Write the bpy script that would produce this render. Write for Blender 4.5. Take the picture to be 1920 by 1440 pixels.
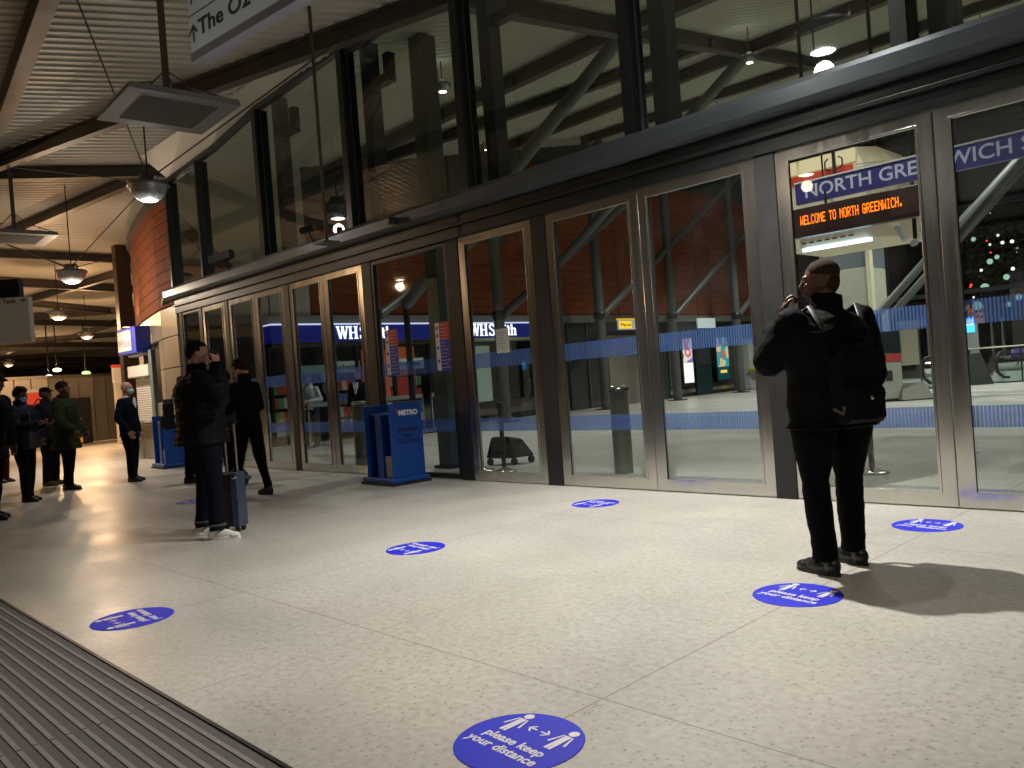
import bpy, bmesh, math, random
from mathutils import Vector, Matrix
from math import radians as R, sin, cos, pi
random.seed(7)
for o in list(bpy.data.objects): bpy.data.objects.remove(o)
S = bpy.context.scene
COL = S.collection

# ------------------------------------------------------------------ camera
H = 1.25
cam_d = bpy.data.cameras.new('camera'); cam = bpy.data.objects.new('camera', cam_d); COL.objects.link(cam)
yaw, pit, rol = R(45.8), R(-0.41), R(4.25)
fw0 = Vector((-sin(yaw), cos(yaw), 0)); rt0 = Vector((cos(yaw), sin(yaw), 0)); up0 = Vector((0, 0, 1))
fw = fw0*cos(pit)+up0*sin(pit); upp = up0*cos(pit)-fw0*sin(pit)
upv = upp*cos(rol)+rt0*sin(rol); rtv = rt0*cos(rol)-upp*sin(rol)
cam.matrix_world = Matrix(((rtv.x, upv.x, -fw.x, 0), (rtv.y, upv.y, -fw.y, 0), (rtv.z, upv.z, -fw.z, H), (0, 0, 0, 1)))
cam_d.sensor_width = 36; cam_d.lens = 36*1526/1920; cam_d.clip_start = 0.05; cam_d.clip_end = 1000
S.camera = cam
# ------------------------------------------------------------------ night sky
W = bpy.data.worlds.new('World'); S.world = W; W.use_nodes = True
wn = W.node_tree; bg = wn.nodes['Background']
sk = wn.nodes.new('ShaderNodeTexSky'); sk.sky_type = 'NISHITA'; sk.sun_disc = False
sk.sun_elevation = R(-6); sk.sun_rotation = R(250)
wn.links.new(sk.outputs[0], bg.inputs[0]); bg.inputs[1].default_value = 0.05
S.view_settings.view_transform = 'Standard'; S.view_settings.look = 'None'
S.view_settings.exposure = 0.0; S.view_settings.gamma = 1
LAMP_P = 560.0     # power of one pendant lamp

# ------------------------------------------------------------------ materials
MATS = {}
def nodes(m): return m.node_tree.nodes, m.node_tree.links
def mat(name, col, rough=0.6, metal=0.0, var=0.12, scale=6.0, bump=0.0, bscale=60.0, spec=0.5, emis=None, estr=0.0, coat=0.0, stretch=None):
    if name in MATS: return MATS[name]
    m = bpy.data.materials.new(name); m.use_nodes = True; N, L = nodes(m)
    b = N['Principled BSDF']
    tc = N.new('ShaderNodeTexCoord'); nz = N.new('ShaderNodeTexNoise'); nz.inputs['Scale'].default_value = scale
    nz.inputs['Detail'].default_value = 5
    src = tc.outputs['Object']
    if stretch:
        mp = N.new('ShaderNodeMapping'); mp.inputs['Scale'].default_value = stretch; L.new(src, mp.inputs[0]); src = mp.outputs[0]
    L.new(src, nz.inputs['Vector'])
    mx = N.new('ShaderNodeMix'); mx.data_type = 'RGBA'
    c = list(col)[:3]
    mx.inputs['A'].default_value = [max(0, x*(1-var)) for x in c]+[1]; mx.inputs['B'].default_value = [min(1, x*(1+var)) for x in c]+[1]
    L.new(nz.outputs[0], mx.inputs['Factor']); L.new(mx.outputs['Result'], b.inputs['Base Color'])
    mr = N.new('ShaderNodeMapRange'); mr.inputs[3].default_value = max(0.02, rough-0.08); mr.inputs[4].default_value = min(1, rough+0.1)
    L.new(nz.outputs[0], mr.inputs[0]); L.new(mr.outputs[0], b.inputs['Roughness'])
    b.inputs['Metallic'].default_value = metal; b.inputs['Specular IOR Level'].default_value = spec
    b.inputs['Coat Weight'].default_value = coat
    if emis: b.inputs['Emission Color'].default_value = (*emis, 1); b.inputs['Emission Strength'].default_value = estr
    if bump:
        n2 = N.new('ShaderNodeTexNoise'); n2.inputs['Scale'].default_value = bscale; n2.inputs['Detail'].default_value = 4
        L.new(src, n2.inputs['Vector']); bp = N.new('ShaderNodeBump'); bp.inputs['Strength'].default_value = bump; bp.inputs['Distance'].default_value = 0.02
        L.new(n2.outputs[0], bp.inputs['Height']); L.new(bp.outputs[0], b.inputs['Normal'])
    MATS[name] = m; return m
def wave_bump(m, axis='Z', scale=8.0, strength=0.6, dist=0.02, coord='Object', profile='SIN'):
    N, L = nodes(m); b = N['Principled BSDF']
    tc = N.new('ShaderNodeTexCoord'); w = N.new('ShaderNodeTexWave'); w.bands_direction = axis; w.wave_profile = profile
    w.inputs['Scale'].default_value = scale; w.inputs['Distortion'].default_value = 0.0
    L.new(tc.outputs[coord], w.inputs[0]); bp = N.new('ShaderNodeBump'); bp.inputs['Strength'].default_value = strength; bp.inputs['Distance'].default_value = dist
    L.new(w.outputs['Fac'], bp.inputs['Height'])
    if b.inputs['Normal'].links: L.new(b.inputs['Normal'].links[0].from_socket, bp.inputs['Normal'])
    L.new(bp.outputs[0], b.inputs['Normal']); return m
def emit(name, col, s):
    if name in MATS: return MATS[name]
    m = bpy.data.materials.new(name); m.use_nodes = True; N, L = nodes(m)
    N.remove(N['Principled BSDF']); e = N.new('ShaderNodeEmission'); e.inputs[0].default_value = (*col, 1); e.inputs[1].default_value = s
    L.new(e.outputs[0], N['Material Output'].inputs[0]); MATS[name] = m; return m
def glass_mat(name, tint=(0.86, 0.9, 0.87), refl=1.0):
    m = bpy.data.materials.new(name); m.use_nodes = True; N, L = nodes(m); N.remove(N['Principled BSDF'])
    t = N.new('ShaderNodeBsdfTransparent'); t.inputs[0].default_value = (*tint, 1)
    g = N.new('ShaderNodeBsdfGlossy'); g.inputs['Roughness'].default_value = 0.02; g.inputs[0].default_value = (refl, refl, refl, 1)
    # a pane reflects on both faces: use a Schlick curve about twice a single surface
    ge = N.new('ShaderNodeNewGeometry'); dt = N.new('ShaderNodeVectorMath'); dt.operation = 'DOT_PRODUCT'
    L.new(ge.outputs['Incoming'], dt.inputs[0]); L.new(ge.outputs['Normal'], dt.inputs[1])
    def mth(op, a, v=None):
        q = N.new('ShaderNodeMath'); q.operation = op; L.new(a, q.inputs[0])
        if v is not None: q.inputs[1].default_value = v
        return q
    ab = mth('ABSOLUTE', dt.outputs['Value']); inv = mth('SUBTRACT', ab.outputs[0]); L.new(ab.outputs[0], inv.inputs[1]); inv.inputs[0].default_value = 1
    for l_ in list(inv.inputs[0].links): N.id_data.links.remove(l_)
    pw = mth('POWER', inv.outputs[0], 5); m1 = mth('MULTIPLY', pw.outputs[0], .96); ad = mth('ADD', m1.outputs[0], .045)
    mul = mth('MULTIPLY', ad.outputs[0], 1.7); mul.use_clamp = True
    mx = N.new('ShaderNodeMixShader'); L.new(mul.outputs[0], mx.inputs[0]); L.new(t.outputs[0], mx.inputs[1]); L.new(g.outputs[0], mx.inputs[2])
    # dusty film
    d = N.new('ShaderNodeBsdfDiffuse'); d.inputs[0].default_value = (0.5, 0.5, 0.48, 1)
    nz = N.new('ShaderNodeTexNoise'); nz.inputs['Scale'].default_value = 1.4; nz.inputs['Detail'].default_value = 6
    mr = N.new('ShaderNodeMapRange'); mr.inputs[1].default_value = 0.4; mr.inputs[2].default_value = 0.9; mr.inputs[3].default_value = 0.0; mr.inputs[4].default_value = 0.035
    tc = N.new('ShaderNodeTexCoord'); L.new(tc.outputs['Object'], nz.inputs[0]); L.new(nz.outputs[0], mr.inputs[0])
    m2 = N.new('ShaderNodeMixShader'); L.new(mr.outputs[0], m2.inputs[0]); L.new(mx.outputs[0], m2.inputs[1]); L.new(d.outputs[0], m2.inputs[2])
    L.new(m2.outputs[0], N['Material Output'].inputs[0]); MATS[name] = m; return m

M_glass = glass_mat('window_glass'); M_glass_up = glass_mat('solar_glass', (.60, .64, .54))
M_dark = mat('dark_painted_steel', (0.012, 0.015, 0.016), 0.38, 0.2, 0.2, 3)
M_mull = mat('grey_painted_steel', (0.03, 0.038, 0.043), 0.40, 0.2, 0.15, 2.5)
M_beam = mat('transom_paint', (0.075, 0.09, 0.105), 0.36, 0.35, 0.15, 1.6)
M_black = mat('black_gasket', (0.012, 0.012, 0.013), 0.5)
M_ss = mat('brushed_stainless', (0.62, 0.61, 0.57), 0.18, 0.97, 0.15, 2.2, stretch=(9, 9, 0.35))
M_ssh = mat('brushed_stainless_rail', (0.62, 0.61, 0.57), 0.18, 0.97, 0.15, 2.2, stretch=(0.35, 9, 9))
M_chrome = mat('polished_steel', (0.6, 0.6, 0.58), 0.14, 1.0, 0.08, 3)
M_col = mat('column_grey_paint', (0.085, 0.09, 0.087), 0.4, 0.1, 0.15, 2)
M_rbeam = mat('roof_beam_paint', (0.06, 0.05, 0.042), 0.5, 0.1, 0.25, 2)
M_white = mat('white_enamel', (0.75, 0.76, 0.74), 0.4)
M_sign = mat('sign_white_face', (0.72, 0.78, 0.8), 0.35, emis=(0.7, 0.85, 0.9), estr=0.05)
M_ink = mat('black_lettering', (0.02, 0.018, 0.02), 0.5)
M_blue = mat('royal_blue_vinyl', (0.014, 0.02, 0.55), 0.6, 0, 0.22, 14, 0, 60, .3)
M_vwhite = mat('white_vinyl', (0.66, 0.66, 0.72), 0.5, 0, .2, 30)
M_metro = mat('blue_plastic', (0.003, 0.058, 0.30), 0.35, 0, 0.1, 4)
M_metro_shade = mat('blue_plastic_shaded', (0.004, 0.03, 0.19), 0.5, 0, 0.1, 4)  # darker copy of the blue plastic: shade inside the bays put into its colour

# floor: speckled terrazzo with thin joints on a 3 m module
def floor_mat():
    m = bpy.data.materials.new('terrazzo_floor'); m.use_nodes = True; N, L = nodes(m); b = N['Principled BSDF']
    tc = N.new('ShaderNodeTexCoord'); P = tc.outputs['Object']
    def noise(s, d=4):
        n = N.new('ShaderNodeTexNoise'); n.inputs['Scale'].default_value = s; n.inputs['Detail'].default_value = d; L.new(P, n.inputs[0]); return n.outputs[0]
    def ramp(src, a, bb, c0, c1):
        r = N.new('ShaderNodeValToRGB'); r.color_ramp.elements[0].position = a; r.color_ramp.elements[1].position = bb
        r.color_ramp.elements[0].color = (*c0, 1); r.color_ramp.elements[1].color = (*c1, 1); L.new(src, r.inputs[0]); return r.outputs[0]
    def mix(f, A, B, mode='MIX'):
        x = N.new('ShaderNodeMix'); x.data_type = 'RGBA'; x.blend_type = mode
        if isinstance(f, float): x.inputs['Factor'].default_value = f
        else: L.new(f, x.inputs['Factor'])
        L.new(A, x.inputs['A']); L.new(B, x.inputs['B']); return x.outputs['Result']
    base = ramp(noise(0.9, 6), 0.3, 0.7, (0.44, 0.432, 0.405), (0.56, 0.548, 0.515))
    fine = ramp(noise(26, 4), 0.34, 0.62, (0.83, 0.82, 0.80), (1, 1, 1))
    col = mix(1.0, base, fine, 'MULTIPLY')
    v = N.new('ShaderNodeTexVoronoi'); v.inputs['Scale'].default_value = 34; L.new(P, v.inputs[0])
    sp = ramp(v.outputs['Distance'], 0.12, 0.32, (1, 1, 1), (0, 0, 0))
    sel = N.new('ShaderNodeSeparateColor'); L.new(v.outputs['Color'], sel.inputs[0])
    gate = N.new('ShaderNodeMath'); gate.operation = 'GREATER_THAN'; gate.inputs[1].default_value = 0.38; L.new(sel.outputs[0], gate.inputs[0])
    sg = N.new('ShaderNodeMath'); sg.operation = 'MULTIPLY'; L.new(sp, sg.inputs[0]); L.new(gate.outputs[0], sg.inputs[1])
    s2 = N.new('ShaderNodeMath'); s2.operation = 'MULTIPLY'; s2.inputs[1].default_value = 0.55; L.new(sg.outputs[0], s2.inputs[0])
    dk = N.new('ShaderNodeRGB'); dk.outputs[0].default_value = (0.16, 0.14, 0.12, 1)
    col = mix(s2.outputs[0], col, dk.outputs[0])
    # joints
    sx = N.new('ShaderNodeSeparateXYZ'); L.new(P, sx.inputs[0])
    def joint(out, off, per, w):
        a = N.new('ShaderNodeMath'); a.operation = 'ADD'; a.inputs[1].default_value = off; L.new(out, a.inputs[0])
        p = N.new('ShaderNodeMath'); p.operation = 'PINGPONG'; p.inputs[1].default_value = per/2; L.new(a.outputs[0], p.inputs[0])
        g = N.new('ShaderNodeMath'); g.operation = 'LESS_THAN'; g.inputs[1].default_value = w; L.new(p.outputs[0], g.inputs[0]); return g.outputs[0]
    j1 = joint(sx.outputs[0], 2.05, 3.0, 0.004); j2 = joint(sx.outputs[1], -2.35, 3.0, 0.0035)
    j3 = joint(sx.outputs[0], 0.55, 3.0, 0.0016)
    mxx = N.new('ShaderNodeMath'); mxx.operation = 'MAXIMUM'; L.new(j1, mxx.inputs[0]); L.new(j2, mxx.inputs[1])
    mx3 = N.new('ShaderNodeMath'); mx3.operation = 'MAXIMUM'; L.new(mxx.outputs[0], mx3.inputs[0]); L.new(j3, mx3.inputs[1])
    jf = N.new('ShaderNodeMath'); jf.operation = 'MULTIPLY'; jf.inputs[1].default_value = 0.7; L.new(mx3.outputs[0], jf.inputs[0])
    col = mix(jf.outputs[0], col, dk.outputs[0])
    # worn traffic stains
    st = ramp(noise(0.7, 9), 0.35, 0.8, (1, 1, 1), (0.86, 0.85, 0.83)); col = mix(1.0, col, st, 'MULTIPLY')
    L.new(col, b.inputs['Base Color'])
    mr = N.new('ShaderNodeMapRange'); mr.inputs[1].default_value = .3; mr.inputs[2].default_value = .7; mr.inputs[3].default_value = 0.27; mr.inputs[4].default_value = 0.46; L.new(noise(0.8, 7), mr.inputs[0]); L.new(mr.outputs[0], b.inputs['Roughness'])
    bp = N.new('ShaderNodeBump'); bp.inputs['Strength'].default_value = 0.06; bp.inputs['Distance'].default_value = 0.01; L.new(noise(9, 4), bp.inputs['Height']); L.new(bp.outputs[0], b.inputs['Normal'])
    b.inputs['Specular IOR Level'].default_value = 0.5
    return m
def terracotta_mat():
    m = bpy.data.materials.new('terracotta_tiles'); m.use_nodes = True; N, L = nodes(m); b = N['Principled BSDF']
    tc = N.new('ShaderNodeTexCoord'); sx = N.new('ShaderNodeSeparateXYZ'); L.new(tc.outputs['Object'], sx.inputs[0])
    p = N.new('ShaderNodeMath'); p.operation = 'PINGPONG'; p.inputs[1].default_value = 0.125; L.new(sx.outputs[2], p.inputs[0])
    g = N.new('ShaderNodeMapRange'); g.inputs[1].default_value = 0.0; g.inputs[2].default_value = 0.022; L.new(p.outputs[0], g.inputs[0])
    nz = N.new('ShaderNodeTexNoise'); nz.inputs['Scale'].default_value = 3; nz.inputs['Detail'].default_value = 6; L.new(tc.outputs['Object'], nz.inputs[0])
    r = N.new('ShaderNodeValToRGB'); r.color_ramp.elements[0].position = 0.3; r.color_ramp.elements[1].position = 0.7
    r.color_ramp.elements[0].color = (0.17, 0.045, 0.016, 1); r.color_ramp.elements[1].color = (0.25, 0.066, 0.022, 1); L.new(nz.outputs[0], r.inputs[0])
    mx = N.new('ShaderNodeMix'); mx.data_type = 'RGBA'; mx.inputs['A'].default_value = (0.12, 0.034, 0.014, 1)
    L.new(g.outputs[0], mx.inputs['Factor']); L.new(r.outputs[0], mx.inputs['B']); L.new(mx.outputs['Result'], b.inputs['Base Color'])
    bp = N.new('ShaderNodeBump'); bp.inputs['Strength'].default_value = 0.8; bp.inputs['Distance'].default_value = 0.02; L.new(g.outputs[0], bp.inputs['Height']); L.new(bp.outputs[0], b.inputs['Normal'])
    b.inputs['Roughness'].default_value = 0.75; b.inputs['Specular IOR Level'].default_value = .15; return m
def band_mat():
    m = bpy.data.materials.new('blue_striped_film'); m.use_nodes = True; N, L = nodes(m); b = N['Principled BSDF']
    b.inputs['Base Color'].default_value = (0.11, 0.22, 0.58, 1); b.inputs['Roughness'].default_value = 0.6
    tl = N.new('ShaderNodeBsdfTranslucent'); tl.inputs[0].default_value = (0.16, 0.24, 0.68, 1)
    ms = N.new('ShaderNodeMixShader'); ms.inputs[0].default_value = 0.5; L.new(b.outputs[0], ms.inputs[1]); L.new(tl.outputs[0], ms.inputs[2])
    t = N.new('ShaderNodeBsdfTransparent'); t.inputs[0].default_value = (0.6, 0.7, 1.0, 1)
    tc = N.new('ShaderNodeTexCoord'); sx = N.new('ShaderNodeSeparateXYZ'); L.new(tc.outputs['Object'], sx.inputs[0])
    p = N.new('ShaderNodeMath'); p.operation = 'PINGPONG'; p.inputs[1].default_value = 0.0135; L.new(sx.outputs[0], p.inputs[0])
    g = N.new('ShaderNodeMath'); g.operation = 'GREATER_THAN'; g.inputs[1].default_value = 0.0052; L.new(p.outputs[0], g.inputs[0])
    fa = N.new('ShaderNodeMapRange'); fa.inputs[3].default_value = 0.25; fa.inputs[4].default_value = 0.72; L.new(g.outputs[0], fa.inputs[0])
    mx = N.new('ShaderNodeMixShader'); L.new(fa.outputs[0], mx.inputs[0]); L.new(t.outputs[0], mx.inputs[1]); L.new(ms.outputs[0], mx.inputs[2])
    L.new(mx.outputs[0], N['Material Output'].inputs[0]); return m
def soffit_mat():
    m = mat('corrugated_soffit', (0.44, 0.42, 0.365), 0.5, 0.05, 0.1, 1.2)
    return m
M_floor, M_terra, M_band, M_soffit = floor_mat(), terracotta_mat(), band_mat(), soffit_mat()
M_panel = mat('steel_cladding', (0.42, 0.38, 0.32), 0.40, 0.75, 0.12, 2.2, 0.1, 3, stretch=(3, 3, 0.5))

# ------------------------------------------------------------------ mesh helpers
WM = {}
def thing(name, label, cat, loc=(0, 0, 0), rz=0.0, group=None, kind=None):
    o = bpy.data.objects.new(name, None); COL.objects.link(o); o.empty_display_size = 0.2
    o.location = loc; o.rotation_euler = (0, 0, rz)
    WM[o] = Matrix.Translation(Vector(loc)) @ Matrix.Rotation(rz, 4, 'Z')
    tag(o, label, cat, group, kind); return o
def tag(o, label=None, cat=None, group=None, kind=None):
    if label: o['label'] = label
    if cat: o['category'] = cat
    if group: o['group'] = group
    if kind: o['kind'] = kind
    return o
class MB:
    def __init__(s): s.v = []; s.f = []; s.sm = []; s.mi = []; s.cur = 0
    def add(s, vs, fs, smooth=False):
        n = len(s.v); s.v += [tuple(v) for v in vs]
        for f in fs: s.f.append([i+n for i in f]); s.sm.append(smooth); s.mi.append(s.cur)
        return s
    def box(s, x0, x1, y0, y1, z0, z1):
        vs = [(x, y, z) for x in (x0, x1) for y in (y0, y1) for z in (z0, z1)]
        return s.add(vs, [(0, 1, 3, 2), (4, 6, 7, 5), (0, 4, 5, 1), (2, 3, 7, 6), (0, 2, 6, 4), (1, 5, 7, 3)])
    def bar(s, a, b, w, h, up=(0, 0, 1)):
        a, b = Vector(a), Vector(b); d = (b-a).normalized(); u = Vector(up)
        sd = d.cross(u)
        if sd.length < 1e-4: sd = d.cross(Vector((0, 1, 0)))
        sd.normalize(); u = sd.cross(d)
        vs = []
        for p in (a, b):
            for i, j in ((-1, -1), (1, -1), (1, 1), (-1, 1)): vs.append(p+sd*(i*w/2)+u*(j*h/2))
        return s.add(vs, [(0, 3, 2, 1), (4, 5, 6, 7), (0, 1, 5, 4), (1, 2, 6, 5), (2, 3, 7, 6), (3, 0, 4, 7)])
    def tube(s, pts, r, n=12, cap=True, smooth=True):
        pts = [Vector(p) for p in pts]; rs = r if isinstance(r, (list, tuple)) else [r]*len(pts)
        rings = []; prev = None
        for i, p in enumerate(pts):
            d = (pts[min(i+1, len(pts)-1)]-pts[max(i-1, 0)]).normalized()
            if prev is None:
                u = d.cross(Vector((0, 0, 1)) if abs(d.z) < 0.9 else Vector((0, 1, 0))).normalized()
            else:
                u = (prev-d*prev.dot(d)).normalized()
            prev = u; w = d.cross(u); rad = rs[i]; ra, rb = rad if isinstance(rad, (list, tuple)) else (rad, rad)
            rings.append([p+u*(cos(2*pi*k/n)*ra)+w*(sin(2*pi*k/n)*rb) for k in range(n)])
        vs = [v for r_ in rings for v in r_]; fs = []
        for i in range(len(rings)-1):
            for k in range(n):
                a, b = i*n+k, i*n+(k+1) % n; fs.append((a, b, b+n, a+n))
        s.add(vs, fs, smooth)
        if cap: s.add(rings[0], [tuple(reversed(range(n)))]); s.add(rings[-1], [tuple(range(n))])
        return s
    def lathe(s, c, prof, n=24, smooth=True):
        vs = []; fs = []
        for r, z in prof:
            for k in range(n): vs.append((c[0]+r*cos(2*pi*k/n), c[1]+r*sin(2*pi*k/n), c[2]+z))
        for i in range(len(prof)-1):
            for k in range(n):
                a, b = i*n+k, i*n+(k+1) % n; fs.append((a, b, b+n, a+n))
        return s.add(vs, fs, smooth)
    def ell(s, c, r, n=16, m=10, rot=None):
        c = Vector(c); vs = []; fs = []
        for i in range(m+1):
            t = pi*i/m
            for k in range(n):
                v = Vector((r[0]*sin(t)*cos(2*pi*k/n), r[1]*sin(t)*sin(2*pi*k/n), r[2]*cos(t)))
                if rot is not None: v = rot @ v
                vs.append(c+v)
        for i in range(m):
            for k in range(n):
                a, b = i*n+k, i*n+(k+1) % n; fs.append((a, a+n, b+n, b))
        return s.add(vs, fs, True)
    def prism(s, poly, z0, z1):
        n = len(poly); vs = [(x, y, z0) for x, y in poly]+[(x, y, z1) for x, y in poly]
        fs = [tuple(reversed(range(n))), tuple(range(n, 2*n))]+[(i, (i+1) % n, (i+1) % n+n, i+n) for i in range(n)]
        return s.add(vs, fs)
    def xf(s, M):
        s.v = [tuple(M @ Vector(v)) for v in s.v]; return s
    def mesh(s, name, mats):
        me = bpy.data.meshes.new(name); me.from_pydata(s.v, [], s.f); me.update()
        for m in (mats if isinstance(mats, list) else [mats]): me.materials.append(m)
        me.polygons.foreach_set('use_smooth', s.sm); me.polygons.foreach_set('material_index', s.mi)
        bm = bmesh.new(); bm.from_mesh(me); bmesh.ops.recalc_face_normals(bm, faces=bm.faces); bm.to_mesh(me); bm.free()
        return me
    def build(s, name, m, parent=None, world=False, bevel=0.0, root=None):
        if world and parent is not None:
            inv = WM[root or parent].inverted(); s.v = [tuple(inv @ Vector(v)) for v in s.v]
        o = bpy.data.objects.new(name, s.mesh(name, m)); COL.objects.link(o)
        if parent is not None: o.parent = parent
        if bevel:
            b = o.modifiers.new('bevel', 'BEVEL'); b.width = bevel; b.segments = 2; b.limit_method = 'ANGLE'; b.angle_limit = R(40)
        return o
def children(o): return [c for c in bpy.data.objects if c.parent == o]
def copy_tree(o, parent=None):
    c = o.copy(); COL.objects.link(c); c.parent = parent
    for ch in children(o): copy_tree(ch, c)
    return c
def text_mb(txt, size=1.0, bold=0.0, ext=0.001, align='CENTER', sx=1.0, shear=0.0):
    cu = bpy.data.curves.new('t', 'FONT'); cu.body = txt; cu.size = size; cu.offset = bold; cu.extrude = ext; cu.align_x = align
    cu.align_y = 'CENTER'; cu.shear = shear; cu.resolution_u = 3
    o = bpy.data.objects.new('t', cu); COL.objects.link(o); dg = bpy.context.evaluated_depsgraph_get()
    me = bpy.data.meshes.new_from_object(o.evaluated_get(dg)); mb = MB()
    mb.add([(v.co.x*sx, v.co.y, v.co.z) for v in me.vertices], [tuple(p.vertices) for p in me.polygons])
    bpy.data.objects.remove(o); bpy.data.meshes.remove(me); return mb
def frame(o, x, y):  # matrix with given origin, x axis and y axis
    x = Vector(x).normalized(); y = Vector(y).normalized(); z = x.cross(y)
    return Matrix(((x.x, y.x, z.x, o[0]), (x.y, y.y, z.y, o[1]), (x.z, y.z, z.z, o[2]), (0, 0, 0, 1)))
def merge(mb, other): mb.add(other.v, other.f); return mb

# ------------------------------------------------------------------ floor and ground
g = MB().add([(-600, -600, -0.03), (600, -600, -0.03), (600, 900, -0.03), (-600, 900, -0.03)], [(0, 1, 2, 3)]).build('ground', mat('dark_asphalt', (0.04, 0.04, 0.042), 0.7, bump=0.3))
tag(g, kind='structure')
fl = MB().box(-95, 22, 1.305, 36, -0.02, 0).build('floor', M_floor); tag(fl, kind='structure')
fl2 = MB().box(-95, 22, -14, -3.2, -0.02, 0).build('floor', M_floor); tag(fl2, kind='structure')
# ribbed entrance mat, sunk flush
mat_t = thing('entrance_mat', 'grey ribbed entrance matting in the bottom left corner of the floor', 'mat', (-3.5, 0, 0))
mm = mat('mat_carpet', (0.12, 0.117, 0.115), 0.9, 0, 0.3, 30, 0.5, 300)
mr_ = mat('mat_rib', (0.21, 0.205, 0.20), 0.75, 0, 0.25, 14, 0.2, 90)
mb = MB().box(-30, 12, -3.19, 1.285, -0.02, -0.004); mb.build('base', mm, mat_t, True)
mb = MB()
for i in range(78):
    y = 1.245-i*0.057
    for x0, x1 in ((-30, -6.535), (-6.525, -3.53), (-3.52, -0.53), (-0.52, 12)): mb.box(x0, x1, y-0.018, y, -0.004, 0.0002)
mb.build('ribs', mr_, mat_t, True)
MB().box(-30, 12, 1.287, 1.303, -0.02, 0.002).build('edge_strip', mat('dark_trim', (0.05, 0.05, 0.05), 0.4, 0.6), mat_t, True)

# ------------------------------------------------------------------ floor stickers
def sticker_parts(root):
    MB().lathe((0, 0, 0), [(0.0001, 0.002), (0.225, 0.002), (0.228, 0.0)], 48, False).build('disc', M_blue, root)
    a = text_mb('please keep', 0.062, 0.0016, 0.0004); a.xf(Matrix.Translation((0.0, -0.022, 0.0028)))
    b = text_mb('your distance', 0.062, 0.0016, 0.0004); b.xf(Matrix.Translation((0.0, -0.082, 0.0028)))
    merge(a, b).build('lettering', M_vwhite, root)
    f = MB()
    def poly(pts): f.add([(x, y, 0.0032) for x, y in pts], [tuple(range(len(pts)))])
    for sx in (-1, 1):
        cx = sx*0.115
        poly([(cx+0.02*cos(t*pi/7), 0.155+0.02*sin(t*pi/7)) for t in range(14)])
        poly([(cx-0.014, 0.13), (cx+0.014, 0.13), (cx+0.016, 0.02), (cx+0.002, 0.02), (cx, 0.07), (cx-0.002, 0.02), (cx-0.016, 0.02)])
        for q in (-1, 1): poly([(cx+q*0.016, 0.131), (cx+q*0.024, 0.128), (cx+q*0.044, 0.066), (cx+q*0.034, 0.063)])
        ax = sx*0.03
        poly([(ax-sx*0.02, 0.1), (ax-sx*0.02, 0.092), (ax+sx*0.018, 0.092), (ax+sx*0.018, 0.1)])
        poly([(ax+sx*0.022, 0.096), (ax+sx*0.004, 0.118), (ax-sx*0.006, 0.118), (ax+sx*0.01, 0.096), (ax-sx*0.006, 0.074), (ax+sx*0.004, 0.074)])
    f.build('pictogram', M_vwhite, root)
st = [((-2.05, 1.90), -3, 'round blue keep your distance sticker, nearest one at the bottom edge'),
      ((-2.08, 4.00), -8, 'round blue distance sticker just in front of the feet of the man by the doors'),
      ((-2.12, 6.02), -6, 'round blue distance sticker close to the doors right of the standing man'),
      ((-5.06, 5.91), 172, 'round blue distance sticker near the doors in the middle of the floor'),
      ((-5.06, 3.76), 175, 'round blue distance sticker in the middle of the floor left of centre'),
      ((-5.07, 1.67), 178, 'round blue distance sticker beside the ribbed grey mat'),
      ((-10.19, 4.2), 175, 'round blue distance sticker behind the legs of the man in white trainers')]
p0 = None
for (x, y), a, lb in st:
    if p0 is None: o = thing('floor_sticker', lb, 'floor sticker', (x, y, 0), R(a), 'keep your distance floor stickers'); sticker_parts(o); p0 = o
    else: o = copy_tree(p0); o['label'] = lb
    o.location = (x, y, 0.001); o.rotation_euler = (0, 0, R(a))
p0.location.z = 0.001

# ------------------------------------------------------------------ roof
def Rf(x, y):
    z = 6.2 if y < 6.75 or x < -18.45 else 6.2+0.2*(y-6.75)
    if x < -16: z -= 0.02*(-16-x)
    return z
roof = thing('canopy_roof', 'sloping corrugated metal roof soffit crossed by dark steel beams', 'roof', (0, 0, 0))
def corr(xs0, xs1):
    # corrugations run at about 62 degrees; ribs are real geometry
    mb = MB(); a = R(62); d = Vector((cos(a), sin(a), 0)); n = Vector((-sin(a), cos(a), 0))
    per = 0.20; amp = 0.022
    nmin, nmax = -42.0, 115.0
    ys0, ys1 = -9.0, 36.0; xm = (xs0+xs1)/2
    prof = [(0, 0), (0.35, 0), (0.5, 1), (0.85, 1)]
    w = nmin
    rows = []
    while w < nmax:
        for u, k in prof: rows.append((w+u*per, k*amp))
        w += per
    def clip(nv):
        # line p = n*nv + d*t inside rectangle; split at y = 6.75 and x=-16
        t0, t1 = -1e9, 1e9
        for (pc, dc, lo, hi) in ((n.x*nv, d.x, xs0, xs1), (n.y*nv, d.y, ys0, ys1)):
            a_, b_ = (lo-pc)/dc, (hi-pc)/dc
            if a_ > b_: a_, b_ = b_, a_
            t0, t1 = max(t0, a_), min(t1, b_)
        return t0, t1
    def pts(nv, dz):
        t0, t1 = clip(nv)
        if t1-t0 < 0.05: return None
        tm = (6.75-n.y*nv)/d.y; tx = (-16-n.x*nv)/d.x
        ts = [t0]+[min(max(t, t0), t1) for t in sorted((tm, tx))]+[t1]
        # 3 spans, each linear in z
        out = []
        for t in ts:
            p = n*nv+d*t; out.append((p.x, p.y, Rf(min(max(p.x, xs0+.001), xs1-.001), p.y)+dz))
        return out
    prev = None
    for nv, dz in rows:
        c = pts(nv, dz)
        if c and prev: mb.add(prev+c, [(i, i+1, i+5, i+4) for i in range(3)])
        prev = c
    return mb
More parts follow.
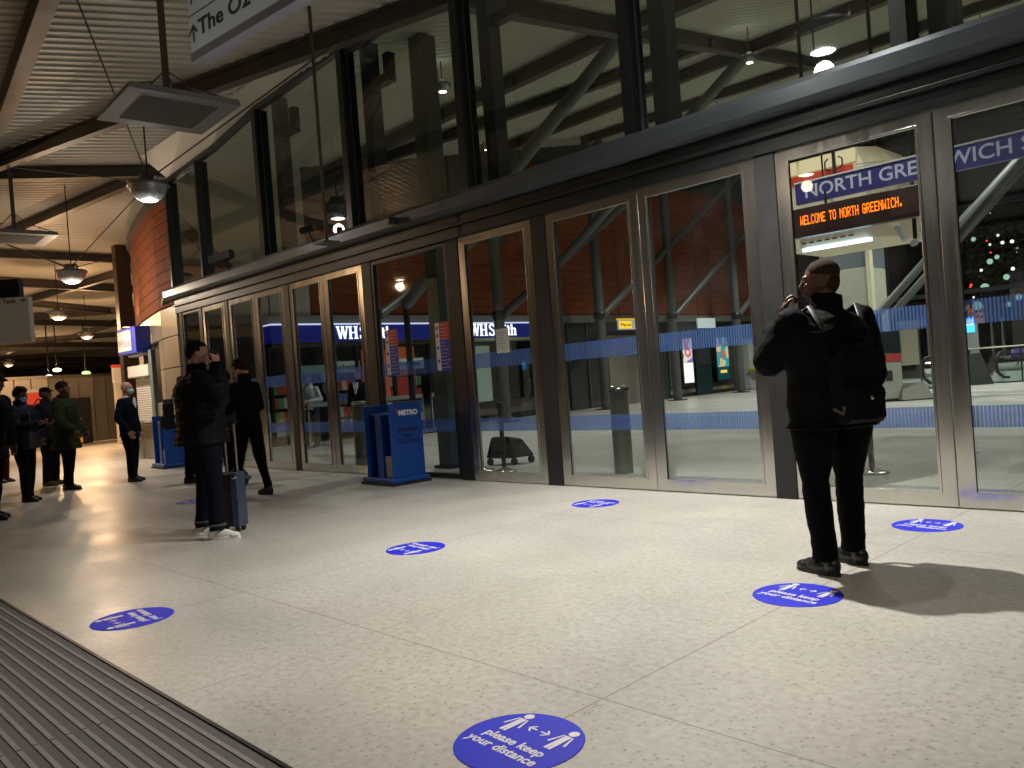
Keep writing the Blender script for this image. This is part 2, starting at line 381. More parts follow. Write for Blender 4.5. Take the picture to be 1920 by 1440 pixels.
corr(-18.44, 14).build('soffit', M_soffit, roof); corr(-95, -18.46).build('soffit', M_soffit, roof)
top = MB()
top.add([(-95, -9, 6.9), (14, -9, 6.9), (14, 6.75, 6.9), (-95, 6.75, 6.9), (14, 36, 12.8), (-18.4, 36, 12.8), (-18.4, 6.75, 6.9), (-18.46, 6.75, 6.9), (-18.46, 36, 6.9), (-95, 36, 6.9)], [(0, 1, 2, 3), (6, 2, 4, 5), (3, 7, 8, 9)]).build('roof_deck', M_dark, roof)
def ibeam(a, b, wid=0.2, dep=0.3, low=0.0, name='roof_beam', mt=None, off=None):
    a = Vector((*a, Rf(*a)-0.02-low)); b = Vector((*b, Rf(*b)-0.02-low))
    m = MB(); up = Vector((0, 0, 1))
    m.bar(a-up*0.012, b-up*0.012, wid, 0.022); m.bar(a-up*(dep-0.012), b-up*(dep-0.012), wid, 0.022); m.bar(a-up*dep/2, b-up*dep/2, 0.02, dep-0.05)
    o = m.build(name, mt or M_rbeam, roof); return o
B = [((-24.4, 3.9), (-14.2, 3.42), .24, .4), ((-14.2, 3.42), (-8.6, 2.75), .24, .4), ((-19.2, 3.5), (-7.45, 6.85), .2, .33), ((-24.3, -6), (-16.9, 6.9), .2, .3), ((-26.5, 0), (-26.5, 12), .2, .3),
     ((-24.6, 5.4), (-17.5, 6.55), .22, .3), ((-38, 8.4), (-24.5, 10.7), .22, .32), ((-36, 8.3), (-41, 17), .22, .32), ((-52, 14.4), (-38, 14.5), .22, .32),
     ((-7.6, 6.9), (-8.2, 11.2), .24, .34), ((-8.2, 11.2), (-8.8, 16.4), .24, .34), ((-18.3, 11.7), (-8.2, 11.15), .22, .32), ((-8.2, 11.2), (3, 11.9), .22, .32),
     ((-8.8, 16.4), (-2, 16.2), .22, .32), ((-18.3, 17.2), (-8.8, 16.45), .22, .32), ((-18.2, 12.6), (-8.5, 14.5), .2, .3), ((-8.8, 16.4), (-9.6, 22), .22, .32),
     ((-17.2, 20.7), (-3, 21.4), .2, .3), ((-17.2, 25), (-3, 26), .2, .3),
     ((-2.5, 6.7), (-2.5, -6), .22, .32)]
for a, b, w, d in B: ibeam(a, b, w*.8, d*.8)
# triangulated bays of the far canopy
for i in range(5):
    x0 = -31-i*11.0; yb = 6.0+i*2.2
    ibeam((x0, yb), (x0-11, yb+2.2), .2, .28); ibeam((x0, yb), (x0-3, yb+13), .2, .28)
    ibeam((x0-3, yb+13), (x0-11, yb+2.2), .2, .28); ibeam((x0, yb), (x0-5, yb-9), .2, .28); ibeam((x0-5, yb-9), (x0-11, yb+2.2), .2, .28)
# thin tie rods
def rod(pts, r=0.012, name='tie_rod', mt=None):
    return MB().tube(pts, r, 6).build(name, mt or M_rbeam, roof)
rod([(-10.1, 3.2, 6.15), (-13.1, 5.05, 4.85)]); rod([(-9.2, 6.3, 6.0), (-13.05, 5.1, 4.85)]); rod([(-17.5, 4.2, 5.95), (-13.2, 5.05, 4.8)])
rod([(-22, 3.4, 5.9), (-19.2, 5.6, 4.35)]); rod([(-16.6, 6.6, 5.9), (-19.15, 5.6, 4.35)]); rod([(-24, 5, 5.9), (-19.3, 5.6, 4.35)]); rod([(-26.5, 9, 5.9), (-19.3, 5.65, 4.35)])
# end bulkhead far away, dark
MB().box(-95.2, -95, -9, 36, 0, 6.5).build('end_wall', mat('dark_end_wall', (0.02, 0.018, 0.015), 0.8), roof)
tagw = MB().box(-90, -89.7, -8, 36, 2.9, 6.0).build('hanging_bulkhead', mat('dark_bulkhead', (0.03, 0.027, 0.02), 0.7), roof)

# ------------------------------------------------------------------ glazed facade  (front plane y = 6.75)
F = thing('glazed_station_front', 'long glazed station entrance front with steel framed doors under a grey beam', 'glass facade', (-6, 6.75, 0))
FX0, FX1 = -16.5, 6.0
MB().box(FX0-0.3, FX1, 6.58, 6.83, 3.34, 3.585).build('transom_beam', M_beam, F, True, 0.06)
tr = MB().box(FX0, FX1, 6.70, 6.86, 3.055, 3.335); tr.box(FX0, FX1, 6.66, 6.70, 3.19, 3.23); tr.build('door_track', M_dark, F, True, 0.006)
MB().add([(FX0-0.3, 6.60, 3.36), (FX0-0.3, 6.80, 3.36), (FX0-0.3, 6.80, 3.57), (FX0-0.3, 6.6, 3.57), (FX0-1.1, 6.85, 3.30)], [(0, 1, 2, 3), (0, 4, 1), (1, 4, 2), (2, 4, 3), (3, 4, 0)]).build('beam_nose', M_beam, F, True)
# upper glass head: sloping line
GT = [(-16.5, 5.72), (-14.4, 5.84), (-12.6, 6.08), (-10, 6.2), (FX1, 6.2)]
def gt(x):
    for (a, za), (b, zb) in zip(GT, GT[1:]):
        if x <= b: return za+(zb-za)*(x-a)/(b-a)
    return 6.2
hd = MB()
for (a, za), (b, zb) in zip(GT[:3], GT[1:4]): hd.bar((a, 6.77, za+0.03), (b, 6.77, zb+0.03), 0.1, 0.09)
hd.box(-10, FX1, 6.72, 6.82, 6.1, 6.2)
hd.build('head_frame', M_mull, F, True)
so = MB()
for (a, za), (b, zb) in zip(GT[:3], GT[1:4]):
    so.add([(a, 6.80, za+0.07), (b, 6.80, zb+0.07), (b, 6.80, 6.22), (a, 6.80, 6.22)], [(0, 1, 2, 3)])
    so.add([(a, 6.77, za+0.075), (b, 6.77, zb+0.075), (b, 6.25, 6.19), (a, 6.25, 6.19)], [(0, 1, 2, 3)])
so.build('eaves_panel', M_soffit, F, True)
mulls = [-16.45, -15.0, -12.6, -9.95, -7.42, -4.9, -2.3, 0.3, 2.9, 5.5]
for x in mulls:
    w = 0.07 if x < -14 else 0.13
    m = MB().box(x-w/2, x+w/2, 6.66, 6.90, 3.585, gt(x)-0.02); m.build('mullion', M_dark, F, True, 0.004)
    if x > -13: MB().box(x+w/2+0.03, x+w/2+0.05, 6.74, 6.76, 3.6, gt(x)-0.03).build('glass_edge', M_mull, F, True)
for a, b in zip(mulls, mulls[1:]):
    wa = 0.035 if a < -14 else 0.065
    m = MB(); m.add([(a+wa, 6.78, 3.58), (b-0.065, 6.78, 3.58), (b-0.065, 6.78, gt(b)-0.02), (a+wa, 6.78, gt(a)-0.02)], [(0, 1, 2, 3)]); m.build('window_pane', M_glass_up, F, True)
# structural columns standing just behind the upper glazing
for x, y0 in ((-12.37, 6.95), (-9.72, 6.95), (-7.2, 6.95), (-4.69, 6.95), (-2.08, 6.95), (.5, 6.95)):
    m = MB().box(x-0.1, x+0.1, y0, y0+0.2, 3.3, Rf(x, y0)); m.build('wind_post', M_mull, F, True, 0.006)
    m = MB().box(x+0.1, x+0.55, y0+0.02, y0+0.14, 5.55, 5.68); m.box(x+.42, x+.55, y0+.02, y0+.14, 5.68, 5.95); m.build('post_bracket', M_dark, F, True)
posts = [(-16.3, .1), (-15.35, .08), (-14.25, .12), (-12.05, .15), (-9.74, .2), (-7.83, .2), (-6.32, .2), (-3.525, .18), (-0.74, .18), (2.05, .18), (4.8, .18)]
for x, w in posts:
    m = MB().box(x-w/2, x+w/2, 6.725, 6.80, 0, 3.06); m.build('door_post', M_mull, F, True, 0.006)
    MB().box(x-w/2-0.008, x+w/2+0.008, 6.72, 6.74, 0.0, 3.06).build('seal', M_black, F, True)
def leaf(x0, x1, steel=True, y=6.76):
    s = 0.115 if steel else 0.06; m = MB(); t = 0.03
    zb, zt = (0.012, 3.045)
    rb_, rt_ = (0.105, 0.085) if steel else (0.06, 0.05)
    O = [(x0, zb), (x1, zb), (x1, zt), (x0, zt)]; I = [(x0+s, zb+rb_), (x1-s, zb+rb_), (x1-s, zt-rt_), (x0+s, zt-rt_)]
    vs = [(x, y-t, z) for x, z in O+I]+[(x, y+t, z) for x, z in O+I]; fs = []
    for i in range(4):
        j = (i+1) % 4; fs += [(i, j, j+4, i+4), (i+8, i+12, j+12, j+8), (i, i+8, j+8, j), (i+4, j+4, j+12, i+12)]
    o = m.add(vs, fs).build('door' if steel else 'fixed_panel', M_ss if steel else M_dark, F, True, 0.005)
    if steel:
        be = MB(); O = [(x0+s-.008, zb+.097), (x1-s+.008, zb+.097), (x1-s+.008, zt-.077), (x0+s-.008, zt-.077)]; I = [(x0+s+.012, zb+.117), (x1-s-.012, zb+.117), (x1-s-.012, zt-.097), (x0+s+.012, zt-.097)]
        vs = [(x, y-t-.009, z) for x, z in O+I]+[(x, y-t-.001, z) for x, z in O+I]; fs = []
        for i in range(4): j = (i+1) % 4; fs += [(i, j, j+4, i+4), (i+8, i+12, j+12, j+8), (i, i+8, j+8, j), (i+4, j+4, j+12, i+12)]
        be.add(vs, fs).build('glazing_bead', M_ss, o, True, 0.002, F)
        MB().box(x0+s+0.001, x0+s+0.012, y-0.018, y-0.006, zb+0.11, zt-0.09).build('gasket', M_black, o, True, root=F)
    MB().add([(x0+s, y, zb+.1), (x1-s, y, zb+.1), (x1-s, y, zt-.08), (x0+s, y, zt-.08)], [(0, 1, 2, 3)]).build('glass_pane', M_glass, o, True, root=F)
    for z0, z1 in ((0.62, 0.785), (1.40, 1.585)):
        MB().add([(x0+s, y+0.004, z0), (x1-s, y+0.004, z0), (x1-s, y+0.004, z1), (x0+s, y+0.004, z1)], [(0, 1, 2, 3)]).build('blue_band', M_band, o, True, root=F)
    return o
for x0, x1, st_ in [(-16.24, -15.4, 0), (-15.3, -14.32, 1), (-14.18, -13.16, 1), (-13.15, -12.14, 1), (-11.965, -10.91, 1), (-10.9, -9.85, 1), (-9.63, -7.95, 0), (-7.71, -6.43, 1),
                    (-6.2, -4.925, 1), (-4.92, -3.625, 1), (-3.425, -2.13, 1), (-2.122, -0.84, 1), (-0.64, .7, 1), (.71, 1.95, 1), (2.15, 3.4, 1), (3.41, 4.7, 1)]:
    leaf(x0, x1, bool(st_))
# notices stuck on the glass
def notice(x0, x1, z0, z1, y, kind, lb):
    o = thing('door_notice', lb, 'notice', ((x0+x1)/2, y, z0))
    if kind == 'strip':
        xm = x0+(x1-x0)*0.3; zm = z1-(z1-z0)*0.36
        MB().box(x0, xm, y-0.001, y, z0, z1).build('white_strip', M_white, o, True)
        MB().box(xm, x1, y-0.001, y, zm, z1).build('red_block', mat('notice_red', (0.62, 0.045, 0.03), 0.5), o, True)
        MB().box(xm, x1, y-0.001, y, z0, zm).build('blue_block', mat('notice_blue', (0.03, 0.05, 0.42), 0.5), o, True)
        ln = MB(); random.seed(3)
        for i in range(13):
            z = z1-0.03-i*(z1-z0)/13.5; w = (x1-xm)*random.uniform(.5, .85)
            ln.box(xm+0.015, xm+0.015+w, y-0.003, y-0.0015, z-0.008, z)
        ln.build('text_lines', mat('notice_text', (0.5, 0.45, 0.6), 0.5), o, True)
        for i, z in enumerate((z1-.07, z1-.17, z1-.33, z1-.5)):
            c = MB(); c.add([((x0+xm)/2+0.026*cos(t*pi/8), y-0.003, z+0.026*sin(t*pi/8)) for t in range(16)], [tuple(range(16))])
            c.build('symbol', mat('notice_symbol', (0.25, 0.12, 0.35), 0.5), o, True)
    else:
        MB().box(x0, x1, y-0.001, y, z0, z1).build('paper', mat('paper', (0.62, 0.64, 0.58), 0.7), o, True)
        ln = MB()
        for i in range(7): ln.box(x0+0.04, x1-0.04-0.02*(i % 3), y-0.003, y-0.0015, z1-.05-i*.032, z1-.045-i*.032)
        ln.build('text_lines', mat('grey_text', (0.2, 0.2, 0.2), 0.6), o, True)
notice(-9.42, -9.13, 1.42, 2.05, 6.742, 'strip', 'left of two tall red white blue notices above the blue newspaper stand')
notice(-8.30, -8.02, 1.42, 2.04, 6.742, 'strip', 'right of two tall red white blue notices above the blue newspaper stand')
notice(-7.15, -6.93, 1.56, 1.85, 6.742, 'paper', 'white paper notice taped to the narrow single door')

# ------------------------------------------------------------------ curved drum: steel base + terracotta
drum = [(-16.52, 6.73), (-17.6, 6.83), (-18.9, 7.1), (-20.2, 7.4), (-21.4, 7.72), (-22.4, 8.05), (-24, 8.9), (-26, 10.8), (-27, 13)]
D = thing('curved_kiosk_wall', 'curved wall of steel panels with orange terracotta above beside the doors', 'wall', (-19, 7.2, 0))
def wallseg(mb, pts, z0, z1, th=0.12, off=0.0):
    P = [Vector((x, y, 0)) for x, y in pts]
    for a, b in zip(P, P[1:]):
        n = (b-a).cross(Vector((0, 0, 1))).normalized()
        if n.y > 0: n = -n
        o = n*off
        vs = [a+o, b+o, b+o-n*th, a+o-n*th]
        mb.add([(v.x, v.y, z0) for v in vs]+[(v.x, v.y, z1) for v in vs], [(0, 1, 2, 3), (4, 7, 6, 5), (0, 4, 5, 1), (1, 5, 6, 2), (2, 6, 7, 3), (3, 7, 4, 0)])
    return mb
def dl(i0, t0, i1, t1):  # sub polyline of the drum
    f = lambda i, t: (drum[i][0]+(drum[i+1][0]-drum[i][0])*t, drum[i][1]+(drum[i+1][1]-drum[i][1])*t)
    return [f(i0, t0)]+drum[i0+1:i1+1]+[f(i1, t1)]
for z0, z1 in ((0.02, 1.28), (1.30, 1.98), (2.0, 2.62), (2.64, 3.24)):
    if z0 > 2.5: segs = [dl(0, .0, 6, .9)]
    else: segs = [dl(0, .0, 0, .99), dl(0.0 and 0 or 1, .01, 1, .35), dl(3, .3, 6, .9)] if z0 > .9 and z0 < 1.5 else [dl(0, .0, 0, .99), dl(1, .01, 1, .35), dl(3, .3, 6, .9)]
    if z0 < .5: segs = [dl(0, .0, 0, .99), dl(1, .01, 2, .0), dl(3, .3, 6, .9)]
    for sg in segs: wallseg(MB(), sg, z0, z1).build('steel_panel', M_panel, D, True, 0.004)
wallseg(MB(), drum, 0, 3.25, 0.05, -0.13).build('backing', M_black, D, True)
wallseg(MB(), drum[:-1], 3.26, 5.4, 0.05, 0.02).build('terracotta_cladding', M_terra, D, True)
wallseg(MB(), drum[:-1], 5.4, 5.58, 0.2, 0.1).build('eaves_beam', M_rbeam, D, True)
# kiosk hatch in the steel wall
MB().box(-20.3, -18.95, 7.10, 7.20, 0.02, 0.80).build('counter_front', M_panel, D, True, 0.01)
MB().box(-20.35, -18.9, 6.95, 7.25, 0.80, 0.86).build('counter', M_ssh, D, True, 0.01)
MB().box(-20.25, -19.0, 7.16, 7.20, 0.88, 1.9).build('roller_shutter', wave_bump(mat('shutter', (0.5, 0.47, 0.42), 0.5, 0.1), 'Z', 6, .5), D, True)
MB().box(-20.3, -19.0, 7.0, 7.2, 1.92, 2.2).build('shutter_box', mat('shutter_box', (0.62, 0.57, 0.5), 0.5), D, True, 0.02)
MB().box(-18.93, -18.75, 7.0, 7.1, 0.0, 2.5).build('glass_side', mat('grey_green_post', (0.12, 0.16, 0.16), 0.3), D, True, 0.005)
# inner wall (interior side): perpendicular to the front
IW = thing('interior_side_wall', 'long interior side wall with terracotta tiles above a grey fascia', 'wall', (-18.4, 20, 0))
MB().box(-18.6, -18.3, 10.9, 18, 3.22, 5.5).build('terracotta_cladding', M_terra, IW, True); MB().box(-18.6, -18.3, 18.003, 35, 3.22, 8.2).build('terracotta_cladding', M_terra, IW, True)
MB().box(-18.6, -18.32, 10.9, 18, 5.5, 9).build('unlit_upper_panel', mat('unlit_upper', (.035, .045, .04), .4), IW, True); MB().box(-18.6, -18.32, 18.003, 35, 8.2, 12.2).build('unlit_upper_panel', MATS['unlit_upper'], IW, True)  # dark colour stands in for the unlit top of the wall
for y_ in (7.5, 8.6, 9.75): MB().box(-18.6, -18.3, y_+.01, y_+1.12, 3.22, 7.4).build('beige_panel', mat('beige_panel', (.46, .42, .34), .6), IW, True)
MB().box(-18.6, -18.33, 7.5, 10.9, 3.22, 7.4).build('panel_backing', M_black, IW, True)
MB().bar((-18.15, 7.2, 5.7), (-18.15, 9.1, 3.9), .2, .2).build('brace', M_rbeam, IW, True); MB().box(-18.3, -18.15, 7.5, 10.9, 4.1, 4.32).build('red_brown_beam', mat('red_brown', (.10, .03, .015), .5), IW, True)
MB().box(-18.55, -18.22, 7.6, 35, 2.98, 3.22).build('fascia', mat('fascia_grey', (0.16, 0.15, 0.13), 0.5), IW, True)
MB().box(-18.7, -18.4, 19.1, 35, 0, 2.98).build('lower_wall', mat('dark_cladding', (0.05, 0.055, 0.055), 0.3, 0.3), IW, True)
MB().box(-18.5, -18.24, 22.6, 24.9, 0, 2.5).build('steel_panel', M_panel, IW, True, 0.02)
pn = MB()
for y in (19.6, 20.6, 21.6, 25.4, 26.4, 31.2, 32.0): pn.box(-18.4, -18.33, y, y+.06, 0.05, 2.9)
pn.build('panel_joint', M_col, IW, True)
MB().box(-18.4, -18.3, 26.3, 31, 0.15, 0.3).build('kick_rail', M_ssh, IW, True)
# ------------------------------------------------------------------ leaning brace columns
cols = [11.9, 16.2, 20.75, 24.85, 29.3]
labs = ['nearest grey steel column with a slanting brace before the terracotta wall', 'grey column with a slanting brace in front of the shop fascia right end',
        'grey braced column seen through the left leaf of the double door', 'grey braced column left of the lit white poster', 'grey braced column right of the two lit posters']
for y, lb in zip(cols, labs):
    o = thing('braced_column', lb, 'column', (-17, y, 0), 0, 'braced columns along the terracotta wall'); zr = Rf(-17, y)
    L_ = min((zr-3.05)/.41, 9.5)
    MB().tube([(0, 0, 0), (0, 0, zr)], 0.16, 20).build('shaft', M_col, o)
    MB().tube([(0, 0.1, 3.05), (0, L_, 3.05+.61*L_)], 0.12, 16).build('brace', M_col, o)
    MB().lathe((0, 0, 2.95), [(0.16, 0), (0.2, 0.02), (0.2, 0.24), (0.16, 0.26)], 20).build('collar', M_dark, o)
    MB().box(-.25, .25, -.25, .25, 0, 0.03).build('base_plate', M_dark, o)
o = thing('square_column', 'square dark green steel column behind the fixed pane with two notices', 'column', (-9.35, 7.75, 0))
MB().box(-9.49, -9.21, 7.6, 7.9, 0, Rf(-9.35, 7.7)).build('shaft', mat('dark_green_steel', (0.05, 0.075, 0.06), 0.4, 0.2), o, True, 0.01)
MB().box(-9.55, -9.15, 7.55, 7.95, 0, 0.04).build('base_plate', M_dark, o, True)
for a, b, lb in [((-14.1, 10.7, 3.0), (-8.2, 11.2, 6.9), 'long slanting grey tube seen through the upper glass'), ((-18.2, 19.4, 4.3), (-8.8, 16.4, 7.9), 'far slanting grey tube under the roof node')]:
    o = thing('roof_strut', lb, 'strut', a); MB().tube([a, b], 0.13, 16).build('tube', M_col, o, True)
    MB().tube([b, Vector(b)+Vector((0, 0, .2))], [0.1, 0.18], 12).build('cap', M_dark, o, True)
    if a[2] < 4: MB().tube([a, (a[0], a[1], 0)], 0.07, 12).build('shaft', M_dark, o, True)
# ------------------------------------------------------------------ shop inside
SH = thing('newsagent_shop', 'dark shop front with blue illuminated WHSmith fascia behind the doors', 'shop', (-18.5, 14, 0))
M_fas = mat('shop_fascia_blue', (0.012, 0.018, 0.20), 0.35, emis=(0.01, 0.02, 0.25), estr=0.25)
MB().box(-18.5, -18.05, 9.6, 19.05, 2.52, 2.95).build('fascia', M_fas, SH, True)
MB().box(-18.5, -18.0, 9.6, 19.05, 2.955, 2.985).build('light_strip', emit('shop_strip_light', (0.7, 0.75, 1), 1.1), SH, True)
MB().box(-18.5, -18.02, 9.6, 19.05, 2.42, 2.515).build('header', M_ss, SH, True)
MB().box(-18.6, -18.3, 9.6, 19.05, 0.0, 0.18).build('plinth', M_dark, SH, True)
MB().box(-21.6, -21.4, 9.6, 19.05, 0, 2.95).build('rear_wall', mat('shop_rear', (0.06, 0.09, 0.09), 0.6), SH, True)
for y in (9.6, 12.1, 13.3, 14.55, 15.9, 17.3, 18.95): MB().box(-18.4, -18.28, y, y+0.08, 0.18, 2.42).build('frame_post', M_dark, SH, True)
MB().add([(-18.33, 9.6, .18), (-18.33, 19.05, .18), (-18.33, 19.05, 2.42), (-18.33, 9.6, 2.42)], [(0, 1, 2, 3)]).build('shop_window', M_glass, SH, True)
def serif_text(y0, z, h, sx_):
    # slab-serif letters built from strokes in a local (u, v) frame: W H S m i t h
    m = MB(); s = h
    def st(a, b, w): m.bar((a[0]*s, a[1]*s, 0), (b[0]*s, b[1]*s, 0), w*s, 0.02, (0, 0, 1))
    def serif(x, y, w=0.26): m.bar(((x-w/2)*s, y*s, .002), ((x+w/2)*s, y*s, .002), 0.07*s, 0.02, (0, 0, 1))
    x = 0
    st((x+.08, .96), (x+.30, 0.02), .15); st((x+.30, .02), (x+.48, .9), .07); st((x+.48, .96), (x+.68, .02), .15); st((x+.68, .02), (x+.88, .96), .07)
    for q in (.08, .48, .88): serif(x+q, .965)
    x = 1.05
    st((x+.1, 0.03), (x+.1, .97), .16); st((x+.58, .03), (x+.58, .97), .16); st((x+.1, .5), (x+.58, .5), .08)
    for q in (.1, .58):
        for yy in (.035, .965): serif(x+q, yy, .32)
    x = 1.95
    pts = [(.52, .8), (.42, .93), (.25, .95), (.1, .85), (.1, .68), (.22, .56), (.42, .45), (.54, .32), (.52, .13), (.36, .04), (.18, .06), (.05, .22)]
    for a, b in zip(pts, pts[1:]): st((x+a[0], a[1]), (x+b[0], b[1]), .12)
    st((x+.54, .97), (x+.54, .72), .05); st((x+.04, .02), (x+.04, .28), .05)
    x = 2.7
    for q in (.1, .42, .74): st((x+q, .03), (x+q, .58), .14); serif(x+q, .035, .24)
    st((x+.1, .6), (x+.42, .6), .09); st((x+.42, .6), (x+.74, .6), .09); serif(x+.06, .62, .2)
    x = 3.62
    st((x+.1, .03), (x+.1, .62), .14); serif(x+.1, .035, .26); st((x+.1, .78), (x+.1, .92), .15)
    x = 3.92
    st((x+.12, .06), (x+.12, .85), .14); st((x, .62), (x+.3, .62), .07); st((x+.12, .05), (x+.3, .05), .08)
    x = 4.32
    st((x+.1, .03), (x+.1, .97), .14); st((x+.46, .03), (x+.46, .58), .14); st((x+.1, .6), (x+.46, .6), .09); serif(x+.1, .035, .24); serif(x+.46, .035, .24)
    m.xf(Matrix.Diagonal((sx_, 1, 1, 1)))
    m.xf(frame((-18.03, y0, z), (0, 1, 0), (0, 0, 1)))
    return m
M_wh = emit('white_lit_letters', (0.85, 0.9, 1.0), 2.2)
serif_text(11.42, 2.58, 0.33, 1.08).build('fascia_lettering', M_wh, SH, True)
serif_text(15.98, 2.58, 0.36, 1.08).build('fascia_lettering', M_wh, SH, True)
ps = [(12.35, 13.2, .9, 2.3, (0.55, 0.09, 0.03)), (13.45, 14.1, 1.55, 2.35, (0.55, 0.12, 0.03)), (13.45, 14.1, .9, 1.5, (0.3, 0.03, 0.03)), (16.1, 17.0, .6, 2.3, (0.35, 0.42, 0.36)), (10.2, 11.8, 1.7, 1.95, (0.12, 0.2, 0.18))]
for y0, y1, z0, z1, c in ps: MB().box(-18.40, -18.36, y0, y1, z0, z1).build('poster', mat('poster_%d' % int(y0*100+z0*10), c, 0.5, emis=c, estr=0.22), SH, True)
for y0, t in ((11.3, 'kindness'), (13.45, 'kindness')):
    b_ = MB().box(-18.36, -18.345, y0, y0+.95, 1.72, 2.02).build('card', mat('card_white', (.55, .6, .58), .5, emis=(.5, .6, .58), estr=.15), SH, True)
    text_mb(t, 0.2, 0.004, 0.001).xf(frame((-18.342, y0+.47, 1.87), (0, 1, 0), (0, 0, 1))).build('card_text', M_ink, b_, True, root=SH)
# shelves and goods inside the shop
goods = MB(); random.seed(11)
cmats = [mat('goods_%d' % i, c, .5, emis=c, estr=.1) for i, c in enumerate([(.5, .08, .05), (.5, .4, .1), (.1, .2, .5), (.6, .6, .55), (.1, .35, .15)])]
for k in range(4):
    sh = thing('magazine_rack', ['leftmost', 'second', 'third', 'rightmost'][k]+' rack of goods inside the dark shop', 'display rack', (-20, 10.8+k*2, 0), 0, 'racks inside the shop')
    y = 10.8+k*2
    MB().box(-20.3, -19.9, y-.7, y+.7, 0, 1.6).build('rack_body', M_dark, sh, True)
    gd = MB()
    for r in range(4):
        for c in range(8):
            gd.cur = random.randrange(5); yy = y-.66+c*.165; zz = .15+r*.37
            gd.box(-19.9, -19.86, yy, yy+.14, zz, zz+.28)
    gd.build('goods', cmats, sh, True)

# ------------------------------------------------------------------ posters and small interior signs
def poster_box(y0, y1, z0, z1, lb, seed, cols_, base):
    o = thing('advert_panel', lb, 'poster', (-18.2, (y0+y1)/2, 0), 0)
    MB().box(-18.34, -18.2, y0-.08, y1+.08, z0-.08, z1+.08).build('frame', M_black, o, True, .01)
    m = bpy.data.materials.new('backlit_art'); m.use_nodes = True; N, L = nodes(m); N.remove(N['Principled BSDF'])
    e = N.new('ShaderNodeEmission'); tc = N.new('ShaderNodeTexCoord'); v = N.new('ShaderNodeTexVoronoi'); v.inputs['Scale'].default_value = 3.2
    v.feature = 'SMOOTH_F1'
    mp = N.new('ShaderNodeMapping'); mp.inputs['Location'].default_value = (seed, seed*2, seed); L.new(tc.outputs['Object'], mp.inputs[0]); L.new(mp.outputs[0], v.inputs[0])
    r = N.new('ShaderNodeValToRGB'); r.color_ramp.interpolation = 'CONSTANT'; s_ = N.new('ShaderNodeSeparateColor'); L.new(v.outputs['Color'], s_.inputs[0]); L.new(s_.outputs[0], r.inputs[0])
    while len(r.color_ramp.elements) < len(cols_): r.color_ramp.elements.new(0.5)
    for i, c in enumerate(cols_): r.color_ramp.elements[i].position = i/len(cols_); r.color_ramp.elements[i].color = (*c, 1)
    L.new(r.outputs[0], e.inputs[0]); e.inputs[1].default_value = 1.0; L.new(e.outputs[0], N['Material Output'].inputs[0])
    zs = z0+(z1-z0)*base
    MB().box(-18.19, -18.185, y0, y1, zs, z1).build('artwork', m, o, True)
    return o
o = poster_box(27.15, 27.8, .55, 2.3, 'narrow bright poster with a mostly white lower half, left of the dark door', 1.3, [(.3, .2, .5), (.9, .85, .85), (.8, .2, .15), (.9, .9, .9)], .45)
MB().box(-18.19, -18.185, 27.15, 27.8, .55, 1.335).build('white_area', emit('poster_white', (1, .97, .95), 1.5), o, True)
o = poster_box(29.6, 30.5, .55, 2.3, 'colourful teal and orange lit poster right of the dark door', 4.1, [(.02, .2, .22), (.7, .55, .3), (.03, .35, .4), (.55, .15, .1), (.6, .7, .6)], .3)
MB().box(-18.19, -18.185, 29.6, 30.5, .55, 1.07).build('dark_area', emit('poster_dark', (.01, .06, .07), 1), o, True)
MB().box(-18.185, -18.18, 29.8, 30.3, .82, .94).build('gold_bar', emit('poster_gold', (.9, .65, .1), 1.2), o, True)
bx = thing('service_door', 'dark service door between the two lit posters', 'door', (-18.3, 28.7, 0))
MB().box(-18.38, -18.25, 28.1, 29.25, 0.05, 2.1).build('door_leaf', mat('teal_black', (.01, .03, .035), .3), bx, True, .01)
MB().box(-18.24, -18.22, 28.25, 29.1, 1.2, 1.9).build('vision_panel', M_mull, bx, True); MB().box(-18.24, -18.18, 29.05, 29.12, .95, 1.1).build('handle', M_ss, bx, True)
def hang_sign(y0, y1, z0, z1, lb, m, x=-17.9, bar=None, txt=None):
    o = thing('hanging_sign', lb, 'sign', (x, (y0+y1)/2, z0)); MB().box(x-.06, x, y0, y1, z0, z1).build('sign_face', m, o, True, .01)
    if txt: text_mb(txt[0], txt[1], .004, .001).xf(frame((x+.003, (y0+y1)/2 if len(txt) < 4 else txt[3], (z0+z1)/2), (0, 1, 0), (0, 0, 1))).build('sign_text', txt[2], o, True)
    for y in (y0+.15, y1-.15): MB().tube([(x-.03, y, z1), (x-.03, y, Rf(x, y))], .01, 6).build('hanger', M_dark, o, True)
    return o
o = hang_sign(22.85, 24.6, 2.68, 3.02, 'white hanging sign with a lit yellow way out block', mat('sign_white', (.6, .62, .6), .5, emis=(.6, .65, .65), estr=.25))
MB().box(-17.9, -17.885, 22.9, 23.6, 2.72, 2.98).build('yellow_block', emit('yellow_lit', (1, .62, .03), 1.3), o, True); 
text_mb('Way out', .17, .003, .001).xf(frame((-17.88, 23.25, 2.85), (0, 1, 0), (0, 0, 1))).build('sign_text', M_ink, o, True)
MB().box(-17.95, -17.8, 22.8, 24.65, 3.03, 3.07).build('top_light', emit('amber_strip', (1, .6, .05), .8), o, True)
hang_sign(27.9, 29.2, 2.68, 3.08, 'small white hanging sign above the dark door', mat('sign_white2', (.62, .68, .7), .5, emis=(.6, .7, .75), estr=.3))
